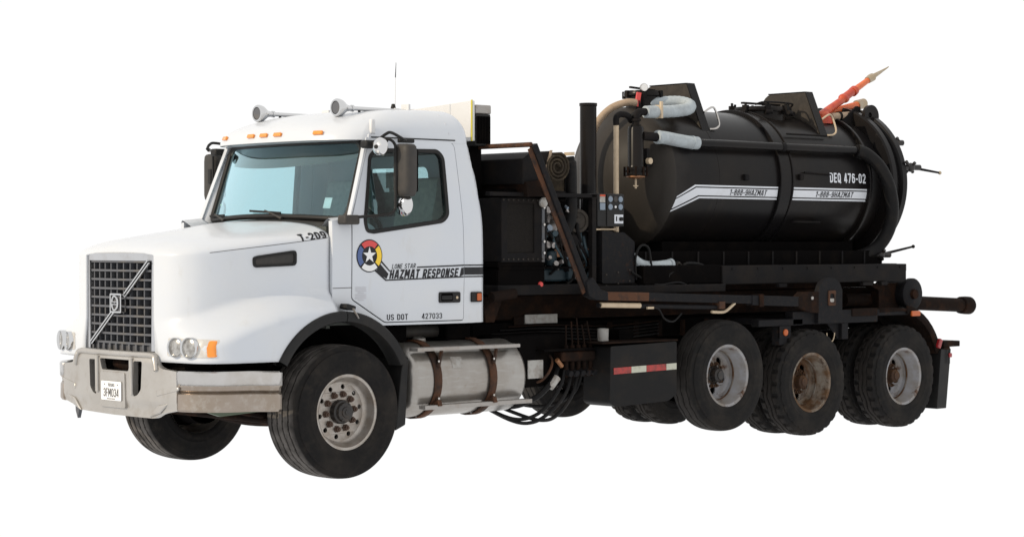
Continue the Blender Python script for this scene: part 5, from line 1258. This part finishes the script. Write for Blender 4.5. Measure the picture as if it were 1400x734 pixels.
for x in (7.4, 7.53): build('pipe_clamp', MB().tube([(x, -.25, 3.228), (x+.03, -.25, 3.231)], .05, 14), 'black_steel', TANK)
build('hinge_plate', MB().slab(rpoly([(7.40, 3.10), (7.72, 3.10), (7.72, 3.335), (7.66, 3.345), (7.40, 3.17)], .01), [], lambda u, v, k: Vector((u, -.30+.025*k, v))), 'black_steel', TANK)
build('hinge_plate', MB().slab(rpoly([(7.40, 3.10), (7.72, 3.10), (7.72, 3.335), (7.66, 3.345), (7.40, 3.17)], .01), [], lambda u, v, k: Vector((u, .25+.025*k, v))), 'black_steel', TANK)
build('hinge_cheek', MB().slab(circ(7.76, 3.235, .12, 28)+[], [circ(7.73, 3.245, .03, 14)], lambda u, v, k: Vector((u, -.42+.04*k, v))), 'black_tank', TANK)
build('hinge_cheek', MB().slab(circ(7.76, 3.235, .12, 28)+[], [], lambda u, v, k: Vector((u, .28+.04*k, v))), 'black_tank', TANK)
build('hinge_bar', MB().tube([(7.76, -.40, 3.235), (7.76, .30, 3.235)], .04, 14), 'black_steel', TANK)
# door lock handles
def lock(c, e, d):
    c = Vector(c); mb = MB().cyl(c+Vector((-.12, .03, 0)), c+Vector((.12, -.03, 0)), .03, n=12); mb.sphere(c, .05, 12)
    mb.cyl(c+Vector((.0, -.06, .05)), c+Vector((0, .06, -.05)), .018, n=8); mb.cyl(c+Vector((-.10, -.02, .06)), c+Vector((.04, .0, -.05)), .018, n=8)
    lk = build('door_lock', mb, 'hub_grease', TANK)
    build('lock_lever', MB().tube([c, Vector(e)], [.016, .011], 8), 'black_steel', lk)
    build('lock_knob', MB().sphere(Vector(e), .02, 10), d, lk)
lock((7.93, -.80, 2.685), (8.36, -.86, 2.635), 'brass'); lock((7.42, -.80, 1.765), (7.90, -.86, 1.85), 'black_steel'); lock((7.87, -.62, 2.95), (7.93, -.64, 2.97), 'black_steel')
lock((7.90, .78, 2.685), (8.2, .84, 2.635), 'brass')
# skid, cradle and deck
for sg in (-1, 1):
    build('skid_rail', MB().bb(4.76, 7.60, min(sg*1.0, sg*.90), max(sg*1.0, sg*.90), 1.492, 1.672), 'shield_grey' if sg > 0 else 'black_steel', TANK, bev=.008)
    build('skid_rail', MB().bb(3.70, 4.755, min(sg*.985, sg*.88), max(sg*.985, sg*.88), 1.505, 1.680), 'deep_black', TANK, bev=.008)
    build('skid_runner', MB().bb(3.2, 7.6, min(sg*.42, sg*.58), max(sg*.42, sg*.58), 1.425, 1.60), 'rust_dark', TANK, bev=.008)
    build('cradle_plate', MB().bb(3.75, 7.45, min(sg*.80, sg*.76), max(sg*.80, sg*.76), 1.675, 1.81), 'deep_black', TANK)
    build('skid_ledge', MB().bb(2.95, 4.75, min(sg*.95, sg*1.05), max(sg*.95, sg*1.05), 1.43, 1.50), 'black_steel', TANK, bev=.006)
for i in range(10): build('cradle_rib', MB().bb(3.9+.36*i, 3.92+.36*i, -.81, -.79, 1.675, 1.805), 'black_steel', TANK)
for x in (3.9, 4.8, 5.7, 6.6, 7.45): build('skid_cross_beam', MB().bb(x-.05, x+.05, -.9, .9, 1.52, 1.66), 'deep_black', TANK)
build('deck_plate', MB().bb(2.0, 7.58, -.89, .89, 1.66, 1.675), 'deep_black', TANK)
build('tank_saddle', MB().bb(4.5, 7.4, -.45, .45, 1.675, 1.90), 'deep_black', TANK)
build('tail_clip', MB().bb(7.60, 7.64, -.97, -.91, 1.60, 1.67), 'sticker', TANK)
# power unit on the front of the skid
build('engine_base', MB().bb(1.98, 3.75, -.90, .90, 1.43, 1.52), 'black_steel', TANK, bev=.008)
rd = build('radiator', MB().slab([(2.02, 1.72), (2.50, 1.72), (2.50, 2.28), (2.02, 2.28)], [[(2.09, 1.80), (2.41, 1.80), (2.41, 2.235), (2.09, 2.235)]], lambda u, v, k: Vector((u, -.90+.30*k, v))), 'black_steel', TANK, bev=.006)
build('radiator_core', MB().bb(2.09, 2.41, -.885, -.65, 1.80, 2.235), 'mesh', rd)
build('radiator_post', MB().bb(2.50, 2.53, -.905, -.87, 1.72, 2.28), 'grille', rd)
build('radiator_post', MB().bb(2.545, 2.57, -.89, -.86, 1.75, 2.25), 'black_steel', rd)
build('radiator_cap', MB().lathe([(.045, 0), (.045, .02), (.02, .03), (.001, .03)], (2.50, -.91, 2.245), (0, -1, 0), 16), 'sticker', rd)
for z in (1.80, 1.9, 2.05, 2.2): build('rod_bolt', MB().cyl((2.515, -.905, z), (2.515, -.92, z), .012, n=8), 'chrome', rd)
build('radiator_foot', MB().bb(2.0, 2.55, -.88, -.3, 1.52, 1.72), 'deep_black', rd)
build('frame_beam', MB().bb(1.86, 3.16, -.93, -.87, 2.295, 2.33), 'black_steel', TANK, bev=.005)
build('frame_beam', MB().bb(1.86, 3.16, .87, .93, 2.295, 2.33), 'black_steel', TANK, bev=.005)
build('frame_beam', MB().bb(3.09, 3.15, -.93, .93, 2.285, 2.325), 'black_steel', TANK)
for y in (-.9, .9): build('frame_post', MB().bb(3.10, 3.15, y-.025, y+.025, 1.52, 2.30), 'black_steel', TANK)
build('engine_cover', MB().bb(2.75, 3.30, -.42, .3, 2.02, 2.29), 'deep_black', TANK, bev=.02)
build('back_panel', MB().bb(2.02, 3.6, .55, .60, 1.52, 2.25), 'deep_black', TANK)
EX = len(bpy.data.objects)
en = build('engine', MB().bb(2.62, 3.2, -.45, .30, 1.60, 2.05), 'engine_green', TANK, bev=.03)
build('valve_cover', MB().bb(2.66, 3.1, -.40, -.12, 2.05, 2.16), 'engine_green', en, bev=.03)
build('turbo', MB().lathe([(.03, -.10), (.06, -.09), (.10, -.03), (.11, .02), (.09, .06), (.04, .08), (.001, .08)], (2.66, -.72, 2.0), (1, -.3, 0), 20), 'engine_metal', en)
build('intake_pipe', MB().tube(catmull([(2.72, -.62, 2.08), (2.70, -.60, 2.17), (2.64, -.55, 2.2), (2.56, -.5, 2.18)], 5), .038, 12), 'engine_metal', en)
build('manifold', MB().tube(catmull([(2.78, -.55, 2.02), (2.92, -.56, 2.04), (3.02, -.55, 1.98)], 4), .045, 12), 'copper', en)
build('oil_filter', MB().lathe([(.001, 0), (.05, .005), (.055, .02), (.055, .13), (.04, .14), (.001, .14)], (2.62, -.74, 1.68), (0, 0, 1), 20), 'engine_green', en)
build('oil_filter', MB().lathe([(.001, 0), (.04, .005), (.045, .02), (.045, .12), (.03, .13), (.001, .13)], (2.78, -.74, 1.70), (0, 0, 1), 20), 'black_steel', en)
build('alternator', MB().lathe([(.02, -.09), (.07, -.08), (.075, .0), (.07, .06), (.03, .08), (.001, .08)], (2.80, -.74, 1.92), (1, 0, 0), 18), 'engine_metal', en)
for i in range(24):
    a = (2.55+random.random()*.5, -.66-random.random()*.14, 1.62+random.random()*.55); b = (a[0]+random.uniform(-.12, .14), a[1]-.03, a[2]+random.uniform(-.16, .12)); c_ = (b[0]+random.uniform(-.1, .1), -.45, b[2]+random.uniform(-.2, .05))
    build('engine_line', MB().tube(catmull([a, b, c_], 5), random.choice((.008, .011, .016)), 7), random.choice(('hose_black', 'engine_green', 'hose_black', 'copper', 'engine_metal')), en)
for i in range(22):
    c_ = Vector((2.55+random.random()*.45, -.62-random.random()*.14, 1.62+random.random()*.55)); s_ = random.uniform(.03, .07)
    build('engine_fitting', MB().cyl(c_, c_+Vector((random.uniform(-.02, .02), -.05, random.uniform(-.02, .02))), s_*.6, n=8), random.choice(('engine_metal', 'copper', 'engine_green', 'black_steel')), en)
build('lower_tank', MB().bb(2.45, 3.0, -.75, -.5, 1.54, 1.66), 'engine_green', TANK, bev=.02)
build('drain_hose', MB().tube(catmull([(2.93, -.75, 1.9), (3.0, -.80, 1.75), (2.98, -.8, 1.58), (2.9, -.8, 1.52)], 5), .014, 8), 'hose_black', TANK)
build('red_knob', MB().sphere((2.50, -.88, 1.52), .028, 12), 'decal_red', TANK)
for o in [o for o in bpy.data.objects if o.name.startswith(('engine', 'valve_cover', 'turbo', 'intake_pipe', 'manifold', 'oil_filter', 'alternator')) and (o.parent == en)]: o.location.x += .14
en.location.x = .0
# exhaust flex, pulleys, belt guard, control panel, blower box
build('exhaust_flex', MB().tube(catmull([(2.88, -.86, 2.66), (2.895, -.86, 2.55), (2.90, -.86, 2.30), (2.90, -.86, 2.12), (2.86, -.84, 2.0), (2.78, -.78, 1.92), (2.72, -.68, 1.88)], 7), [.040]*4+[.052]*16+[.050]*23, 18), 'hose_black', TANK)
build('flex_clamp', MB().tube([(2.876, -.86, 2.67), (2.874, -.86, 2.70)], .048, 18), 'beige_pipe', TANK)
pu = build('pulley', MB().lathe([(.001, .05), (.03, .05), (.03, .03), (.075, .03), (.08, .045), (.105, .045), (.11, .03), (.10, .0), (.11, -.03), (.105, -.04), (.001, -.04)], (3.02, -.80, 2.085), (-.3, -1, 0), 32), 'shield_grey', TANK, ang=30)
build('pulley', MB().lathe([(.001, .03), (.055, .03), (.06, .01), (.06, -.03), (.001, -.03)], (2.93, -.83, 1.905), (-.3, -1, 0), 24), 'black_steel', TANK)
build('belt_guard', MB().slab(rpoly([(2.95, 1.95), (3.22, 1.72), (3.30, 1.80), (3.12, 2.18), (2.98, 2.24)], .05), [], lambda u, v, k: Vector((u, -.74+.06*k, v))), 'black_steel', TANK, bev=.006)
build('guard_mesh', MB().slab(rpoly([(3.06, 1.90), (3.20, 1.78), (3.25, 1.86), (3.17, 1.98)], .02), [], lambda u, v, k: Vector((u, -.747+.004*k, v))), 'mesh', TANK)
for x, z in ((2.99, 1.655), (3.05, 1.655), (3.0, 1.58), (3.055, 1.578)): build('port_cap', MB().cyl((x, -.80, z), (x, -.83, z), .022, n=12), 'engine_metal', TANK)
build('pump_body', MB().bb(2.93, 3.12, -.80, -.4, 1.55, 1.82), 'engine_green', TANK, bev=.02)
cp = build('control_panel', MB().bb(3.17, 3.50, -.92, -.72, 2.035, 2.335), 'plastic', TANK, bev=.008)
build('panel_face', MB().bb(3.285, 3.50, -.928, -.921, 2.04, 2.33), 'plastic', cp)
for x, z in ((3.325, 2.285), (3.39, 2.285), (3.455, 2.285), (3.325, 2.215), (3.455, 2.215)):
    build('dial', MB().lathe([(.0005, .008), (.024, .008), (.028, .004), (.028, 0)], (x, -.929, z), (0, -1, 0), 18), 'gauge' if x != 3.39 else 'plastic_worn', cp)
build('indicator', MB().lathe([(.0005, .008), (.010, .007), (.012, 0)], (3.39, -.929, 2.215), (0, -1, 0), 10), 'decal_white', cp)
build('switch_plate', MB().bb(3.375, 3.485, -.934, -.929, 2.065, 2.145), 'cleanwhite', cp)
build('switch', MB().cyl((3.45, -.93, 2.105), (3.45, -.96, 2.105), .018, n=12), 'plastic', cp)
mb = MB(); mb.bb(3.393, 3.405, -.937, -.934, 2.085, 2.13); build('plate_mark', mb, 'plastic', cp)
build('warning_label', MB().bb(3.195, 3.262, -.926, -.921, 2.255, 2.325), 'sticker', cp); build('warning_strip', MB().bb(3.195, 3.262, -.929, -.927, 2.308, 2.325), 'orange', cp)
build('meter', MB().bb(3.195, 3.262, -.93, -.921, 2.185, 2.25), 'gauge', cp, bev=.004)
bbx = build('blower_box', MB().slab(rpoly([(3.22, 1.52), (3.64, 1.52), (3.64, 1.90), (3.50, 1.985), (3.22, 2.0)], .02), [], lambda u, v, k: Vector((u, -.93+.50*k, v))), 'rust_black', TANK, bev=.01)
build('panel_rod', MB().tube([(3.17, -.90, 2.01), (3.42, -.90, 2.012)], .008, 8), 'beige_pipe', TANK)
build('blower', MB().bb(3.25, 3.70, -.40, .45, 1.52, 2.0), 'deep_black', TANK, bev=.05)
build('silencer', MB().tube([(3.85, -.1, 1.70), (3.85, -.1, 2.35)], .12, 20), 'black_steel', TANK)
build('grey_duct', MB().tube(catmull([(3.62, -.86, 1.80), (3.68, -.88, 1.74), (3.78, -.90, 1.685), (3.92, -.92, 1.675), (4.12, -.93, 1.692)], 6), .045, 16), 'grey_hose', TANK)
build('duct_band', MB().tube([(4.10, -.93, 1.69), (4.13, -.93, 1.693)], .051, 16), 'grey_hose', TANK)
build('air_hose', MB().tube(catmull([(3.66, -.93, 1.55), (3.64, -.94, 1.75), (3.70, -.95, 1.86), (3.80, -.95, 1.84), (3.84, -.95, 1.68), (3.90, -.95, 1.5)], 6), .011, 8), 'hose_black', TANK)
build('air_hose', MB().tube(catmull([(3.58, -.95, 1.62), (3.72, -.96, 1.56), (3.9, -.98, 1.50), (4.15, -1.0, 1.52), (4.3, -1.02, 1.47)], 6), .011, 8), 'hose_black', TANK)
build('cooler_box', MB().slab([(2.78, 2.33), (3.10, 2.33), (3.10, 2.53), (2.78, 2.53)], [[(2.82, 2.36), (3.075, 2.36), (3.075, 2.505), (2.82, 2.505)]], lambda u, v, k: Vector((u, -.60+.5*k, v))), 'black_steel', TANK, bev=.005)
build('cooler_core', MB().bb(2.82, 3.075, -.585, -.2, 2.36, 2.505), 'canvas', TANK)

# ---------------- small pipework, wiring and bolts of the power unit and the deck
rnd = random.Random(3)
for i in range(14):
    x = 3.62+rnd.random()*.75; y = -.82-rnd.random()*.14
    pts = [(x, y, 1.50), (x+rnd.uniform(-.1, .1), y-.02, 1.58+rnd.random()*.12), (x+rnd.uniform(.05, .25), y, 1.55+rnd.random()*.12), (x+rnd.uniform(.2, .4), y+.05, 1.48)]
    build('deck_hose', MB().tube(catmull(pts, 6), rnd.choice((.008, .011, .016)), 7), rnd.choice(('hose_black', 'hose_black', 'black_steel', 'shield_grey')), TANK)
for i in range(10):
    x = 2.58+rnd.random()*.55; z = 1.94+rnd.random()*.24
    pts = [(x, -.80, z), (x+rnd.uniform(-.06, .1), -.84, z-.12), (x+rnd.uniform(-.02, .16), -.83, z-.26), (x+rnd.uniform(0, .2), -.76, z-.38)]
    build('engine_hose', MB().tube(catmull(pts, 6), rnd.choice((.008, .012, .018)), 7), rnd.choice(('hose_black', 'black_steel', 'engine_green', 'hose_black')), TANK)
for i in range(16):
    c_ = Vector((2.60+rnd.random()*.30, -.79-rnd.random()*.05, 1.68+rnd.random()*.55)); r_ = rnd.uniform(.012, .035)
    build('engine_fitting', MB().cyl(c_, c_+Vector((rnd.uniform(-.02, .02), -.04, rnd.uniform(-.02, .02))), r_, n=8), rnd.choice(('engine_metal', 'engine_metal', 'copper', 'engine_green', 'gauge')), TANK)
for x in [2.04+.058*i for i in range(9)]:
    for z in (1.745, 2.262): build('frame_bolt', MB().cyl((x, -.90, z), (x, -.909, z), .008, n=6), 'shield_grey', rd)
for z in (1.50, 1.60):
    for i in range(3): build('box_bolt', MB().cyl((3.27+.15*i, -.93, z+.02*i), (3.27+.15*i, -.938, z+.02*i), .009, n=6), 'shield_grey', bbx)
for i in range(8):
    x = 4.9+.37*i; build('rail_bolt', MB().cyl((x, -1.0, 1.64), (x, -1.009, 1.64), .010, n=6), 'black_steel', TANK)
for x, w_ in ((5.55, .12), (6.85, .16), (7.15, .10)): build('rail_lug', MB().bb(x, x+w_, -1.03, -.98, 1.455, 1.49), 'black_steel', TANK, bev=.004)
for i in range(9):                                                   # brackets and lines along the frame
    x = 2.6+.33*i+rnd.random()*.1
    build('frame_bracket', MB().bb(x, x+.05, -.575, -.555+.0, 1.0, 1.15), 'rust_dark', truck)
for i in range(5):
    z = 1.02+.03*i; pts = [(1.95+.1*i, -.62, z), (2.8, -.63-.01*i, z+.01), (3.6, -.62, z-.02), (4.3, -.60, z+.01)]
    build('air_line', MB().tube(catmull(pts, 5), .007, 6), rnd.choice(('hose_black', 'rust_dark', 'black_steel')), truck)
for i in range(4):
    x = 1.98+.05*i
    build('cab_hose', MB().tube(catmull([(1.70, -.5+.1*i, 1.5), (1.80, -.55+.1*i, 1.38), (1.92, -.6+.08*i, 1.30), (2.1, -.6, 1.2)], 5), .016, 8), 'hose_black', truck)
build('mid_bracket', MB().slab([(1.82, 1.30), (1.98, 1.46), (2.05, 1.44), (1.94, 1.20), (1.84, 1.20)], [], lambda u, v, k: Vector((u, -.90+.05*k, v))), 'rust_dark', truck, bev=.006)

# ---------------- hood latch, strap over the flare and the seam of the cowl side
for sg in (-1, 1):
    build('hood_latch', MB().slab(rpoly([(.085, 1.365), (.175, 1.345), (.19, 1.38), (.10, 1.405)], .012), [], lambda u, v, k: Vector((u, sg*(1.195-.09*k), v))), 'plastic', truck, bev=.006)
    build('latch_strap', MB().beam((.135, sg*1.224, 1.365), (.185, sg*1.226, 1.285), .006, .022, up=(0, 1, 0)), 'alu_rail', truck)
    build('cowl_seam', MB().tube([cab_pt(.037, 1.525, .0, sg), cab_pt(.228, 1.528, .0, sg)], .0028, 6), 'shield_grey', cab)
